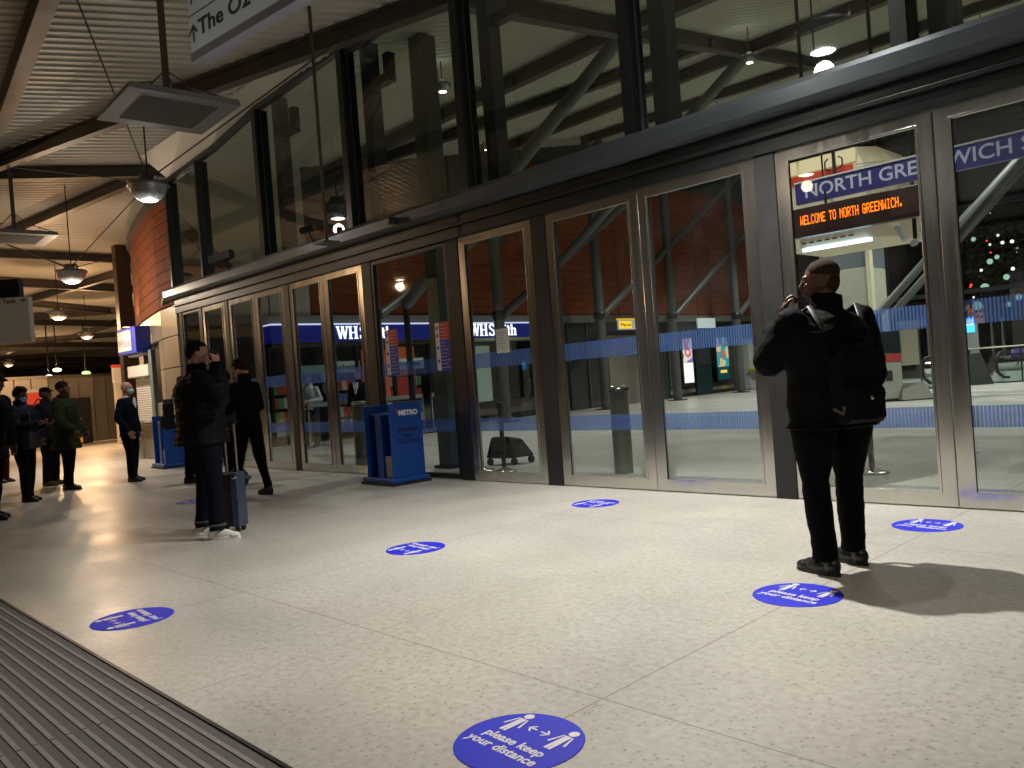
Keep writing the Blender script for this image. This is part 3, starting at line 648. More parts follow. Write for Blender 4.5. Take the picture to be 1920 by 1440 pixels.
# help point with blue-white screen
o = thing('ticket_machine', 'pale help point with a glowing blue and white screen and a yellow shelf', 'ticket machine', (-18.1, 32.6, 0))
MB().box(-18.3, -17.9, 31.7, 33.8, 0.02, 2.2).build('cabinet', mat('pale_cabinet', (.42, .44, .42), .5), o, True, .03)
MB().box(-17.9, -17.87, 32.4, 33.1, .95, 1.72).build('screen', emit('screen_white', (.6, .8, 1), 1.5), o, True); MB().box(-17.895, -17.865, 32.4, 33.1, 1.62, 1.73).build('screen_header', emit('screen_blue', (.05, .15, .9), 1.3), o, True)
MB().box(-17.95, -17.6, 31.6, 32.4, .82, .92).build('shelf', mat('yellow_paint', (.6, .42, .03), .5), o, True, .01)
o = thing('warning_cone', 'small yellow floor warning cone by the pale help point', 'cone', (-17.5, 31.6, 0)); MB().lathe((0, 0, 0), [(.2, 0), (.2, .03), (.13, .04), (.04, .55), (.0, .56)], 16).build('cone', mat('yellow_plastic', (.6, .45, .02), .5), o)

# ------------------------------------------------------------------ north end wall: dark glazing, night behind
G = thing('rear_glazed_wall', 'dark rear glazed wall of the hall with the night outside', 'glass wall', (-4, 34.6, 0))
for x in [-18.2+i*2.6 for i in range(16)]: MB().box(x-.06, x+.06, 34.5, 34.7, 0, Rf(x, 34.5)).build('mullion', M_dark, G, True)
for z in (3.2, 6.4, 9.4): MB().box(-18.3, 22, 34.45, 34.75, z, z+.16).build('transom', M_mull, G, True)
MB().add([(-18.3, 34.6, 0), (22, 34.6, 0), (22, 34.6, 11.7), (-18.3, 34.6, 11.7)], [(0, 1, 2, 3)]).build('glass_pane', M_glass, G, True)
# right hand tubes of the rear wall
tl = ['longest slanting tube behind the hanging station sign', 'slanting tube below and right of the hanging station sign', 'slanting tube left of the far right door', 'slanting tube seen in the far right door']
for i, ((a, b), lb) in enumerate(zip([((-9.4, 24, 2.3), (-7.0, 25, 5.0)), ((-10.2, 26, 1.9), (-6.8, 27, 5.6)), ((-6.6, 22, 3.9), (-5.2, 22.6, 5.6)), ((-5.6, 25, 5.2), (-3.6, 25.6, 8.0))], tl)):
    o = thing('roof_strut', lb, 'strut', a, 0, 'slanting tubes at the rear of the hall')
    MB().tube([a, b], 0.11, 14).build('tube', M_col, o, True)
    d = (Vector(b)-Vector(a)).normalized(); e1 = Vector(b)+d*((Rf(b[0], b[1])-b[2])/d.z*.98)
    MB().tube([b, e1], 0.09, 12).build('upper_tube', M_col, o, True); MB().tube([a, (a[0], a[1], 0)], 0.1, 12).build('shaft', M_dark, o, True)
o = thing('grey_lift_shaft', 'tall plain grey green block behind the head of the man by the doors', 'pillar', (-10.2, 24.3, 0))
MB().box(-11.0, -9.62, 24, 25.4, 0, 3.72).build('body', mat('grey_green_render', (.36, .36, .29), .6), o, True, .02)
MB().box(-11.0, -9.62, 24.02, 25.4, 3.73, 4.5).build('upper_band', mat('grey_band', (.12, .14, .16), .5), o, True)
MB().box(-9.62, -9.5, 23.98, 24.2, 0, 4.5).build('corner_trim', mat('cream_trim', (.6, .56, .4), .5), o, True)
# station name sign, message display and lit pod (hang inside, parallel to the doors)
o = thing('station_name_sign', 'long dark blue hanging sign reading NORTH GREENWICH STATION', 'sign', (-4, 11.7, 3.6))
MB().box(-5.62, -1.1, 11.62, 11.70, 3.50, 3.80).build('sign_face', mat('sign_navy', (.03, .025, .15), .4, emis=(.05, .05, .35), estr=.08), o, True, .008)
text_mb('NORTH GREENWICH STATION', .265, .003, .001, 'LEFT', 1.06).xf(frame((-5.48, 11.617, 3.655), (1, 0, 0), (0, 0, 1))).build('lettering', mat('sign_letter_white', (.5, .5, .6), .5, emis=(.6, .62, .8), estr=.12), o, True)
MB().box(-5.62, -1.1, 11.6, 11.72, 3.805, 3.825).build('top_trim', M_white, o, True)
for x in (-5.2, -3.4, -1.5): MB().tube([(x, 11.66, 3.8), (x, 11.66, Rf(x, 11.66))], .014, 6).build('hanger', M_dark, o, True)
FONT = {'A': '0E11111F111111', 'C': '0E11101010110E', 'D': '1E11111111111E', 'E': '1F10101E10101F', 'G': '0E11101713110F', 'H': '1111111F111111', 'I': '0E04040404040E', 'L': '1010101010101F', 'M': '111B1515111111', 'N': '11191513111111', 'O': '0E11111111110E', 'R': '1E11111E141211', 'T': '1F040404040404', 'W': '11111115151B11', '.': '00000000000C0C', ' ': '00000000000000'}
o = thing('message_display', 'dark orange lit dot matrix display reading WELCOME TO NORTH GREENWICH', 'display', (-4.7, 11.5, 3.1))
MB().box(-5.6, -3.75, 11.4, 11.55, 2.98, 3.40).build('housing', mat('display_housing', (.05, .02, .015), .3), o, True, .012)
dm = MB(); px_ = 0.0185; t_ = 'WELCOME TO NORTH GREENWICH.'; x = 0
for ch in t_:
    h = FONT[ch]; wch = 4 if ch == ' ' else 5
    for r in range(7):
        bits = int(h[r*2:r*2+2], 16)
        for c in range(5):
            if bits >> (4-c) & 1:
                u = (x+c)*px_*.56; v = (6-r)*px_; dm.add([(u, v, 0), (u+px_*.58, v, 0), (u+px_*.58, v+px_*.92, 0), (u, v+px_*.92, 0)], [(0, 1, 2, 3)])
    x += wch+1
dm.xf(Matrix.Diagonal((.875, 1.05, 1, 1))); dm.xf(frame((-5.46, 11.392, 3.15), (1, 0, 0), (0, 0, 1))).build('led_text', emit('led_orange', (1, .17, .002), 3.2), o, True)
MB().tube([(-5.1, 11.47, 3.4), (-5.1, 11.47, 3.6)], .02, 6).build('hanger', M_dark, o, True)
M_cream = mat('cream_pod', (.66, .6, .44), .5, emis=(.8, .64, .36), estr=.10)
o = thing('lit_cream_pod', 'cream lit cabin with a red stripe hanging behind the station sign', 'cabin', (-5, 12.6, 2.8))
m = MB().prism([(-6.05, 12.0), (-4.75, 12.0), (-4.42, 12.35), (-4.42, 13.4), (-6.05, 13.4)], 2.88, 3.98); m.build('body', M_cream, o, True, .03)
m = MB(); pl = [(-6.05, 12.0), (-4.75, 12.0), (-4.42, 12.35), (-4.42, 13.4), (-6.05, 13.4)]; tp = [(-6.0, 12.1), (-4.9, 12.1), (-4.7, 12.4), (-4.7, 13.3), (-6.0, 13.3)]
m.add([(x, y, 3.98) for x, y in pl]+[(x, y, 4.26) for x, y in tp], [(5, 6, 7, 8, 9)]+[(i, (i+1) % 5, (i+1) % 5+5, i+5) for i in range(5)]); m.build('roof_cap', M_cream, o, True)
MB().box(-6.04, -4.9, 11.97, 12.0, 3.98-.1, 4.0).build('red_stripe', mat('red_stripe', (.5, .04, .02), .5, emis=(.6, .05, .02), estr=.3), o, True)
wf = MB()
for x0, x1 in ((-6.02, -5.75), (-5.7, -5.2), (-5.15, -4.85)): wf.box(x0, x1, 11.98, 11.995, 4.03, 4.22)
wf.build('window', emit('pod_window', (1, .85, .5), .75), o, True)
ml = MB(); ml.box(-5.17, -5.13, 11.93, 11.97, 3.9, 4.3)
for dx in (-.13, .13): ml.tube([(-5.15, 11.93, 3.95), (-5.15+dx*.5, 11.93, 3.96), (-5.15+dx, 11.93, 4.0), (-5.15+dx, 11.93, 4.1), (-5.15+dx*.6, 11.93, 4.14)], .012, 6)
ml.build('mirror_bracket', M_black, o, True)
MB().box(-5.72, -4.7, 11.93, 12.02, 2.84, 2.885).build('strip_light', emit('blue_white_tube', (.55, .75, 1), 4.0), o, True)
vt = MB()
for i in range(7): vt.box(-5.75+i*.12, -5.68+i*.12, 11.985, 12.0, 2.96, 2.975)
vt.build('vents', M_ink, o, True)
for x in (-5.9, -4.8): MB().tube([(x, 12.7, 4.2), (x, 12.7, Rf(x, 12.7))], .03, 8).build('hanger', M_dark, o, True)
o = thing('cctv_cluster', 'cluster of white spot cameras below the cream pod', 'cameras', (-4.2, 12.2, 2.9))
for a, b in (((-4.45, 12.3, 3.02), (-4.32, 12.2, 2.8)), ((-4.1, 12.2, 2.86), (-3.9, 12.3, 3.15)), ((-4.2, 12.25, 2.75), (-4.18, 12.1, 2.72))): MB().tube([a, b], .045, 10).build('camera_body', M_white, o, True)
MB().tube([(-4.2, 12.25, 2.8), (-4.2, 12.4, Rf(-4.2, 12.4))], .03, 8).build('pole', M_dark, o, True)
# ticket hall furniture at the right rear
def escal(x, y, lb, L=3.2):
    o = thing('escalator_end', lb, 'escalator', (x, y, 0), R(45), 'escalator landings')
    MB().tube([(0, 0, .62), (L, 0, .62)], .24, 24).build('steel_drum', M_chrome, o)
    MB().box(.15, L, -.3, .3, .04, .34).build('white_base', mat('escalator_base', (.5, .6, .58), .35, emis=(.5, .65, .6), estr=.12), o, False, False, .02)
    MB().box(0.1, L, -.32, .32, 0, .04).build('skirt', M_black, o)
    MB().tube([(.35, -.27, .95), (.06, -.27, .93), (-.07, -.27, .72), (-.05, -.27, .35), (.12, -.27, .18), (.3, -.27, .16)], .05, 10).build('handrail', M_black, o)
    MB().box(.5, .9, -.28, -.1, .88, 1.0).build('lilac_box', mat('lilac', (.2, .15, .5), .5), o); return o
escal(-9.1, 26.2, 'steel drum of the escalator landing behind the easel board', 1.1)
escal(-7.6, 28.0, 'long steel escalator drum with black handrail loop at the far right', 3.6)
o = thing('glass_barrier', 'glass balustrade with a pale handrail before the far right escalator', 'barrier', (-7.4, 27, 0))
MB().tube([(-8.1, 27.1, 1.1), (-3.5, 31.5, 1.1)], .022, 8).build('handrail', mat('pale_rail', (.6, .58, .45), .4), o, True)
MB().add([(-8.1, 27.1, .02), (-3.5, 31.5, .02), (-3.5, 31.5, 1.08), (-8.1, 27.1, 1.08)], [(0, 1, 2, 3)]).build('glass_pane', M_glass, o, True)
for t in (0.02, .26, .5, .75, .98): MB().tube([(-8.1+4.6*t, 27.1+4.4*t, 0), (-8.1+4.6*t, 27.1+4.4*t, 1.1)], .02, 8).build('post', M_dark, o, True)
o = thing('dark_plinth', 'dark sloping plinth beside the escalator drum', 'plinth', (-7.85, 27.3, 0))
MB().add([(-8.3, 26.9, 0), (-7.5, 27.6, 0), (-7.7, 27.9, 0), (-8.5, 27.3, 0), (-8.3, 26.9, .9), (-7.75, 27.35, .98), (-7.9, 27.6, .98), (-8.5, 27.3, .9)], [(0, 1, 2, 3), (4, 7, 6, 5), (0, 4, 5, 1), (1, 5, 6, 2), (2, 6, 7, 3), (3, 7, 4, 0)]).build('plinth_body', mat('dark_plinth', (.05, .055, .05), .5), o, True, .01)
for i, (x, y, lb) in enumerate([(-7.72, 28.6, 'left'), (-7.5, 28.9, 'second'), (-6.95, 29.3, 'third'), (-6.8, 29.6, 'rightmost'), (-9.4, 28.0, 'separate')]):
    o = thing('chrome_post', lb+(' tall chrome post above the far escalators' if lb != 'separate' else ' tall chrome post behind the easel board'), 'post', (x, y, 0), 0, 'tall chrome posts at the escalators')
    MB().tube([(0, 0, 0), (0, 0, 1.98)], .05, 12).build('tube', M_chrome, o); MB().ell((0, 0, 1.98), (.052, .052, .04)).build('cap', M_chrome, o)
o = thing('ticket_screen', 'pale kiosk with a bright cyan screen beside the far right door stile', 'kiosk', (-8.3, 28.6, 0))
MB().box(-8.5, -8.15, 28.5, 28.7, 0, 1.9).build('cabinet', mat('pale_kiosk', (.35, .36, .36), .5), o, True, .02)
MB().box(-8.46, -8.19, 28.47, 28.5, 1.62, 2.1).build('screen', emit('cyan_screen', (.05, .45, 1), 2.6), o, True)
MB().box(-8.42, -8.34, 28.45, 28.468, 1.86, 2.04).build('screen_icon', emit('screen_icon', (.8, .95, 1), 3), o, True); MB().box(-8.30, -8.22, 28.45, 28.468, 1.86, 2.04).build('screen_icon', emit('screen_icon', (.8, .95, 1), 3), o, True)
o = thing('easel_board', 'free standing pale notice board on a flared base', 'notice board', (-7.45, 20.82, 0), R(45))
MB().box(-.22, .22, -.02, .02, .85, 1.93).build('board', mat('board_paper', (.5, .49, .38), .6), o, False, .01)
MB().box(-.26, -.235, -.02, .02, .0, 1.95).build('post', M_col, o); MB().box(.235, .26, -.02, .02, .0, 1.95).build('post', M_col, o)
MB().add([(-.4, -.3, .02), (.4, -.3, .02), (.4, .3, .02), (-.4, .3, .02), (-.25, -.05, .42), (.25, -.05, .42), (.25, .05, .42), (-.25, .05, .42)], [(0, 3, 2, 1), (4, 5, 6, 7), (0, 1, 5, 4), (1, 2, 6, 5), (2, 3, 7, 6), (3, 0, 4, 7)]).build('flared_base', mat('base_grey', (.2, .2, .17), .5), o)
MB().box(-.42, .42, -.32, .32, 0, .03).build('foot', M_black, o)
o = thing('gate_machine', 'pale glass sided machine with a red stripe beside the notice board', 'ticket machine', (-8.0, 20.6, 0), R(45))
MB().box(-.5, .3, -.3, .3, .06, .95).build('cabinet', mat('machine_white', (.42, .46, .40), .4, emis=(.4, .45, .38), estr=.06), o, False, .01)
MB().box(-.5, .3, -.31, .31, .96, 1.16).build('red_stripe', mat('red_panel', (.45, .06, .06), .4, emis=(.5, .06, .06), estr=.12), o, False, .005)
MB().box(-.5, .3, -.3, .3, 1.17, 1.72).build('glass_top', mat('smoked_glass', (.03, .045, .05), .1), o, False, .01); MB().box(-.1, .05, -.33, -.3, .5, .75).build('payment_slot', M_mull, o)
MB().box(-.55, .35, -.32, .32, 0, .06).build('foot', M_black, o)
# bollards
bp_ = thing('steel_bollard', 'dark grey round bollard bin seen through the left leaf of the middle double door', 'bollard', (-6.2, 7.82, 0), 0, 'round grey bollards inside the doors')
MB().lathe((0, 0, 0), [(.115, 0), (.115, 1.0), (.12, 1.0), (.12, 1.05), (.1, 1.06), (0, 1.06)], 28).build('shaft', mat('bollard_grey', (.11, .11, .095), .35, .4), bp_)
MB().lathe((0, 0, 1.0), [(.124, 0), (.124, .03), (.1, .065), (0, .068)], 28).build('cap', M_ss, bp_)
c = copy_tree(bp_); c.location = (-11.05, 7.3, 0); c['label'] = 'grey round bollard inside the doors just left of the blue newspaper stand'
qp = None
for x, y, lb in ((-8.43, 7.5, 'left black queue post behind the narrow single door'), (-7.98, 7.5, 'right black queue post behind the narrow single door'), (-3.47, 8.44, 'thin queue post right of the legs of the man by the doors')):
    if qp is None:
        o = qp = thing('queue_post', lb, 'queue post', (x, y, 0), 0, 'queue posts inside the doors')
        MB().tube([(0, 0, .02), (0, 0, .85)], .03, 16).build('pole', M_black, o); MB().lathe((0, 0, .84), [(.03, 0), (.042, .01), (.042, .09), (.03, .1), (0, .1)], 16).build('head', M_black, o)
        MB().lathe((0, 0, 0), [(.17, 0), (.17, .012), (.1, .03), (.03, .06)], 24).build('base', M_ss, o)
    else: o = copy_tree(qp); o['label'] = lb
    o.location = (x, y, 0)
o = thing('covered_trolley', 'low black covered trolley on the floor behind the queue posts', 'trolley', (-8.6, 8.15, 0))
MB().add([(-8.85, 7.95, .1), (-8.4, 8.1, .1), (-8.35, 8.5, .1), (-8.8, 8.4, .1), (-8.78, 8.02, .42), (-8.5, 8.12, .42), (-8.5, 8.4, .36), (-8.74, 8.34, .38)], [(0, 3, 2, 1), (4, 5, 6, 7), (0, 1, 5, 4), (1, 2, 6, 5), (2, 3, 7, 6), (3, 0, 4, 7)]).build('cover', mat('black_bag', (.02, .022, .025), .35, bump=.4, bscale=12), o, True, .03)
for x, y in ((-8.8, 8.0), (-8.45, 8.15), (-8.4, 8.45)): MB().tube([(x-.02, y, .05), (x+.02, y, .05)], .05, 12).build('wheel', M_black, o, True)
# crowd barriers in front of the shop
for i, (y, lb) in enumerate([(9.6, 'left'), (11.4, 'middle'), (13.2, 'right')]):
    o = thing('queue_barrier', lb+' grey post and rail barrier in front of the dark shop', 'barrier', (-16.6, y, 0), 0, 'post and rail barriers before the shop')
    MB().tube([(0, 0, 0), (0, 0, 1.02)], .025, 10).build('post', M_ss, o); MB().tube([(0, 1.5, 0), (0, 1.5, 1.02)], .025, 10).build('post', M_ss, o)
    MB().box(-.02, .02, 0, 1.5, .92, 1.02).build('top_rail', mat('rail_grey', (.2, .22, .22), .4), o); MB().box(-.12, .12, -.12, .12, 0, .015).build('foot', M_dark, o); MB().box(-.12, .12, 1.38, 1.62, 0, .015).build('foot', M_dark, o)

# ------------------------------------------------------------------ newspaper stands
def news(o):
    w, d, h = .62, .5, 1.03   # front openings face -Y, lettered side faces +X
    m = MB(); t = .02
    m.box(-w/2, w/2, d/2-t, d/2, .09, h+.02); m.box(-w/2, -w/2+t, -d/2, d/2-t, .09, h-.01); m.box(w/2-t, w/2, -d/2, d/2-t, .09, h)
    m.box(-.09, .05, -d/2+.03, d/2-t, .09, h-.13); m.box(-w/2+t, w/2-t, -d/2+.06, d/2-t, h-.14, h-.11)
    m.build('shell', M_metro, o, False, .006)
    MB().box(-w/2+t, w/2-t, d/2-t-.01, d/2-t, .1, h-.14).build('back_panel', M_metro_shade, o)
    MB().prism([(-w/2-.05, -d/2-.05), (w/2+.05, -d/2-.05), (w/2+.05, d/2+.03), (-w/2-.05, d/2+.03)], .03, .09).build('base', M_metro, o, False, .012)
    MB().prism([(-w/2-.07, -d/2-.07), (w/2+.07, -d/2-.07), (w/2+.07, d/2+.04), (-w/2-.07, d/2+.04)], 0, .03).build('rubber_foot', M_black, o)
    pp = MB(); random.seed(5)
    for i in range(16): dx = random.uniform(-.012, .012); pp.box(.07+dx, .265+dx, -d/2+.05, d/2-.06, .095+i*.017, .109+i*.017)
    pp.build('newspapers', mat('newsprint', (.42, .41, .38), .8), o)
    lf = lambda t_, s, z, yy=0.0, b=.0: text_mb(t_, s, b, .0008).xf(frame((w/2+.002, yy, z), (0, 1, 0), (0, 0, 1)))
    lf('METRO', .088, .91, .04, .004).build('logo_text', M_white, o)
    MB().add([(w/2+.002, -.12+.02*cos(k*pi/8), .93+.02*sin(k*pi/8)) for k in range(16)], [tuple(range(16))]).build('logo_dot', mat('logo_red', (.6, .03, .02), .5), o)
    lf('TALKING', .085, .55, .02, .004).build('slogan', mat('navy_letters', (.005, .012, .12), .5), o)
    b = MB(); b.box(w/2, w/2+.002, -.14, .16, .67, .72); b.box(w/2, w/2+.002, -.06, .08, .60, .64); b.build('slogan_bars', MATS['navy_letters'], o)
o = thing('newspaper_stand', 'bright blue METRO newspaper stand against the door panel with a stack of papers', 'newspaper stand', (-8.77, 6.30, 0), R(-3), 'blue newspaper stands'); news(o)
c = copy_tree(o); c.location = (-16.25, 6.34, 0); c['label'] = 'far blue newspaper stand half hidden behind the man in white trainers'
o = thing('short_post', 'short grey steel post beside the kiosk counter', 'bollard', (-19.75, 7.0, 0)); MB().tube([(-19.75, 7.0, 0), (-19.75, 7.0, .7)], .06, 14).build('tube', M_ss, o, True); MB().ell((-19.75, 7.0, .7), (.062, .062, .03)).build('cap', M_ss, o, True)

# ------------------------------------------------------------------ pendant lamps
def lamp(loc, lb, warm, p=1.0, size=1.0, grp='bowl shaped pendant lamps under the canopy', real=True, name='pendant_lamp', cone=122, spill=.11):
    o = thing(name, lb, 'lamp', loc, 0, grp); s = size
    MB().lathe((0, 0, 0), [(.0, .3*s), (.13*s, .28*s), (.15*s, .17*s), (.3*s, .15*s), (.325*s, .11*s), (.3*s, .10*s)], 28).build('housing', mat('lamp_grey', (.16, .16, .17), .4, .3), o)
    MB().lathe((0, 0, 0), [(.3*s, .10*s), (.255*s, -.02*s), (.17*s, -.10*s), (.13*s, -.12*s)], 28).build('glass_bowl', mat('lamp_bowl', (.32, .33, .35), .25, .6), o)
    col = (1, .52, .22) if warm == 1 else ((1, .74, .5) if warm == 2 else (.92, .96, 1))
    MB().lathe((0, 0, 0), [(0, -.135*s), (.09*s, -.13*s), (.128*s, -.118*s)], 20).build('lens', emit('lamp_lens_%d' % warm, (1, .85, .68) if warm else (.9, .95, 1), 22 if warm else 26), o)
    for q in (0, 2.1, 4.2): MB().tube([(.27*s*cos(q), .27*s*sin(q), .12*s), (.31*s*cos(q), .31*s*sin(q), .2*s)], .018, 6).build('lug', M_white, o)
    MB().tube([(0, 0, .28*s), (0, 0, Rf(loc[0], loc[1])-loc[2]+.02)], .012, 6).build('suspension', M_dark, o)
    if real:
        ld = bpy.data.lights.new('lamp_light', 'SPOT'); ld.energy = LAMP_P*p; ld.color = (.95, .98, .90) if name == 'hall_lamp' else (1, .60, .30) if warm == 1 else ((1, .83, .64) if warm == 2 else (1, .95, .86))
        ld.spot_size = R(112 if name == 'hall_lamp' else cone); ld.spot_blend = .6 if name == 'hall_lamp' else .8; ld.shadow_soft_size = .045
        lo = bpy.data.objects.new('bulb', ld); COL.objects.link(lo); lo.parent = o; lo.location = (0, 0, -.18*s)
        le = bpy.data.lights.new('lamp_spill', 'POINT'); le.energy = LAMP_P*p*(.004 if name == 'hall_lamp' else spill); le.color = ld.color; le.shadow_soft_size = .1
        lp = bpy.data.objects.new('bulb_spill', le); COL.objects.link(lp); lp.parent = o; lp.location = (0, 0, (.45 if name == 'hall_lamp' else -.32)*s)
    return o
lamp((-13.1, 5.05, 4.6), 'nearest bowl lamp hanging below the square grey panel', 0, .28, spill=.15)
lamp((-19.2, 5.62, 4.14), 'second bowl lamp, warm, left of the terracotta wall', 2, 1.0, spill=.22)
lamp((-27.7, 7.65, 4.22), 'third bowl lamp, warm orange, under a small camera', 1, 1.4, spill=.4)
lamp((-34.9, 10.6, 4.2), 'fourth and smallest bright bowl lamp in the row', 1, 1.4, spill=.4)
lamp((-50, 11.2, 4.0), 'distant dim lamp above the heads at the far left', 1, 1.4, spill=.4)
lamp((-3.7, 5.05, 4.55), 'bowl lamp over the standing man, above the picture', 0, 2.3, cone=116, spill=.02)
lamp((-3.0, 5.55, 5.4), 'second bowl lamp over the standing man, above the picture', 0, .2)
lamp((-1.2, 1.2, 4.6), 'bowl lamp near the mat, above the picture', 2, .24)
lamp((-6.6, -.6, 4.6), 'bowl lamp left of the mat, above the picture', 2, .10)
lamp((3.2, 3.6, 4.6), 'bowl lamp to the right of the picture', 2, .22)
lamp((-20, -1.5, 4.6), 'bowl lamp far left of the picture', 1, .5, spill=1.1)
lamp((-31, 1.5, 4.4), 'warm bowl lamp beyond the left edge of the picture', 1, 1.3, spill=.4)
lamp((-46, 3.0, 4.2), 'farthest warm bowl lamp beyond the left edge', 1, 1.4)
# small interior lamps
ig = 'small round lamps inside the hall'
def ilamp(loc, lb, p, warm=2): return lamp(loc, lb, warm, p, .5, ig, True, 'hall_lamp')
ilamp((-5.0, 10.2, 6.1), 'small hall lamp above the right doors', .5)
ilamp((-1.0, 11.5, 6.4), 'small hall lamp above the far right door', .5)
ilamp((-10.4, 9.0, 6.2), 'small hall lamp behind the upper glass', .6)
ilamp((-13.6, 13.0, 6.6), 'small hall lamp over the shop approach', 1.2)
ilamp((-8.0, 15.0, 7.2), 'small hall lamp over the middle of the hall', 1.3)
ilamp((-1.0, 17.0, 7.2), 'small hall lamp at the right of the hall', 2.4)
ilamp((-12.6, 21.5, 8.0), 'small hall lamp before the braced columns', 2.4)
ilamp((-6.0, 23.0, 8.6), 'small hall lamp before the escalators', 4.0)
ilamp((-12.4, 28.5, 8.6), 'small hall lamp near the lit posters', 4.5)
ilamp((-5.0, 29.0, 9.8), 'small hall lamp near the escalator drums', 4.5)
# wall light washing the outside terracotta
o = thing('wall_washer', 'small uplight on the steel band shining up the terracotta wall', 'lamp', (-21.0, 7.3, 3.15)); MB().box(-21.1, -20.9, 7.2, 7.45, 3.1, 3.2).build('body', M_dark, o, True)
MB().box(-21.07, -20.93, 7.23, 7.4, 3.2, 3.215).build('lens', emit('wash_lens', (1, .6, .3), 6), o, True)
ld = bpy.data.lights.new('wash', 'SPOT'); ld.energy = 55; ld.color = (1, .55, .3); ld.spot_size = R(120); ld.spot_blend = .8; ld.shadow_soft_size = .06
lo = bpy.data.objects.new('bulb', ld); COL.objects.link(lo); lo.parent = o; lo.location = (0, -.1, .12); lo.rotation_euler = (R(165), 0, 0)

# ------------------------------------------------------------------ square hanging panels
def hpanel(loc, rz, lb, L=1.22):
    o = thing('suspended_heater', lb, 'ceiling panel', loc, rz, 'square panels hung on poles'); h = L/2
    m = MB(); m.add([(-h, -h, 0), (h, -h, 0), (h, h, 0), (-h, h, 0), (-h*.97, -h*.97, .07), (h*.97, -h*.97, .07), (h*.97, h*.97, .07), (-h*.97, h*.97, .07)], [(0, 3, 2, 1), (4, 5, 6, 7), (0, 1, 5, 4), (1, 2, 6, 5), (2, 3, 7, 6), (3, 0, 4, 7)])
    m.build('panel', mat('panel_grey', (.17, .165, .18), .5), o)
    MB().box(-h*.68, h*.68, -h*.68, h*.68, -.006, -.001).build('grille', wave_bump(mat('grille_dark', (.07, .065, .06), .8), 'X', 30, .5, .005), o)
    MB().box(-.03, .03, -.03, .03, .07, Rf(loc[0], loc[1])-loc[2]+.03).build('pole', M_rbeam, o)
    for a, b in ((-h, -h), (h, -h), (h, h), (-h, h)): MB().tube([(a*.9, b*.9, .07), (a*.35, b*.35, .25), (0, 0, .5)], .008, 5).build('stay', M_rbeam, o)
    return o
hpanel((-9.35, 3.9, 4.6), R(-3), 'large square grey panel hung on a pole above the nearest bowl lamp')
hpanel((-17.35, 4.15, 4.55), R(-3), 'square grey panel cut by the left edge of the picture')
hpanel((-40.5, 8.6, 3.95), R(-3), 'small distant square panel above the far kiosk')
o = thing('hanging_rod', 'thin rod with a small flat plate hanging before the upper glass', 'rod', (-9.1, 5.72, 3.17)); MB().tube([(-9.1, 5.72, 3.18), (-9.1, 5.72, 6.22)], .022, 8).build('rod', M_rbeam, o, True); MB().box(-9.24, -8.98, 5.6, 5.84, 3.155, 3.18).build('plate', M_col, o, True)
for p, d, lb in (((-10.85, 6.5, 3.72), (-.16, -.1, -.03), 'black camera above the beam left of the brown reflection'), ((-13.7, 6.45, 3.75), (-.22, -.1, -.04), 'black projector box above the left end of the beam'), ((-8.75, 6.5, 3.45), (.14, -.08, -.02), 'small camera on the front of the grey beam')):
    o = thing('security_camera', lb, 'camera', p, 0, 'cameras on the grey beam'); v = Vector(d); a = Vector(p)
    sc = 1.6 if 'projector' in lb else 1
    m = MB(); m.bar(a-v*.6*sc, a+v*.6*sc, .09*sc, .09*sc); m.build('camera_body', M_black, o, True, .01); MB().tube([a+v*.6*sc, a+v*.68*sc], .035*sc, 12).build('lens', mat('lens_glass', (.02, .02, .03), .05), o, True); MB().tube([a, (a.x, 6.6, 3.5)], .015, 8).build('bracket', M_dark, o, True)

# ------------------------------------------------------------------ overhead direction signs
o = thing('direction_sign', 'white hanging direction sign with an up arrow reading The O2', 'sign', (-4.2, 2.0, 3.2))
Msg = frame((-4.25, 1.92, 3.08), (cos(R(6)), sin(R(6)), 0), (0, 0, 1))
m = MB().box(0, 2.6, 0, 1.0, -.07, 0).xf(Msg); m.build('sign_box', mat('sign_casing', (.42, .44, .47), .4, .2), o, True, .012)
m = MB().box(.012, 2.58, .035, .99, 0.001, .005).xf(Msg); m.build('sign_face', M_sign, o, True)
t = text_mb('The O2', .118, .0022, .001, 'LEFT', 1.3).xf(Msg @ Matrix.Translation((.10, .135, .007))); t.build('lettering', M_ink, o, True)
def arrow(cx, cy, s):
    ar = MB()
    ar.add([(cx-.014*s, cy-.085*s, .009), (cx+.014*s, cy-.085*s, .009), (cx+.014*s, cy+.06*s, .009), (cx-.014*s, cy+.06*s, .009)], [(0, 1, 2, 3)])
    ar.add([(cx, cy+.09*s, .0095), (cx-.075*s, cy+.015*s, .0095), (cx-.075*s, cy-.02*s, .0095), (cx, cy+.048*s, .0095), (cx+.075*s, cy-.02*s, .0095), (cx+.075*s, cy+.015*s, .0095)], [(0, 1, 2, 3), (0, 3, 4, 5)])
    ar.xf(Msg); ar.build('arrow', M_ink, o, True)
arrow(.052, .125, .55); arrow(.052, .325, .55)
MB().box(.012, 2.58, .222, .227, .005, .008).xf(Msg).build('divider', M_col, o, True)
MB().box(0.001, 2.6, -.012, .033, -.06, .003).xf(Msg).build('bottom_trim', mat('sign_trim', (.25, .27, .34), .4), o, True)
for x in (.5, 2.1): MB().tube([Msg @ Vector((x, 1, -.08)), Msg @ Vector((x, 3.1, -.08))], .025, 8).build('hanger', M_dark, o, True)
o = thing('taxi_sign', 'plain pale board with small Taxis arrow at the left edge', 'sign', (-11.5, 2.6, 2.1))
Ms = frame((-12.35, 1.62, 2.13), (.70, .714, 0), (0, 0, 1))
MB().box(0, 1.62, 0, .56, -.09, 0).xf(Ms).build('sign_box', mat('pale_board', (.8, .72, .62), .5), o, True, .01)
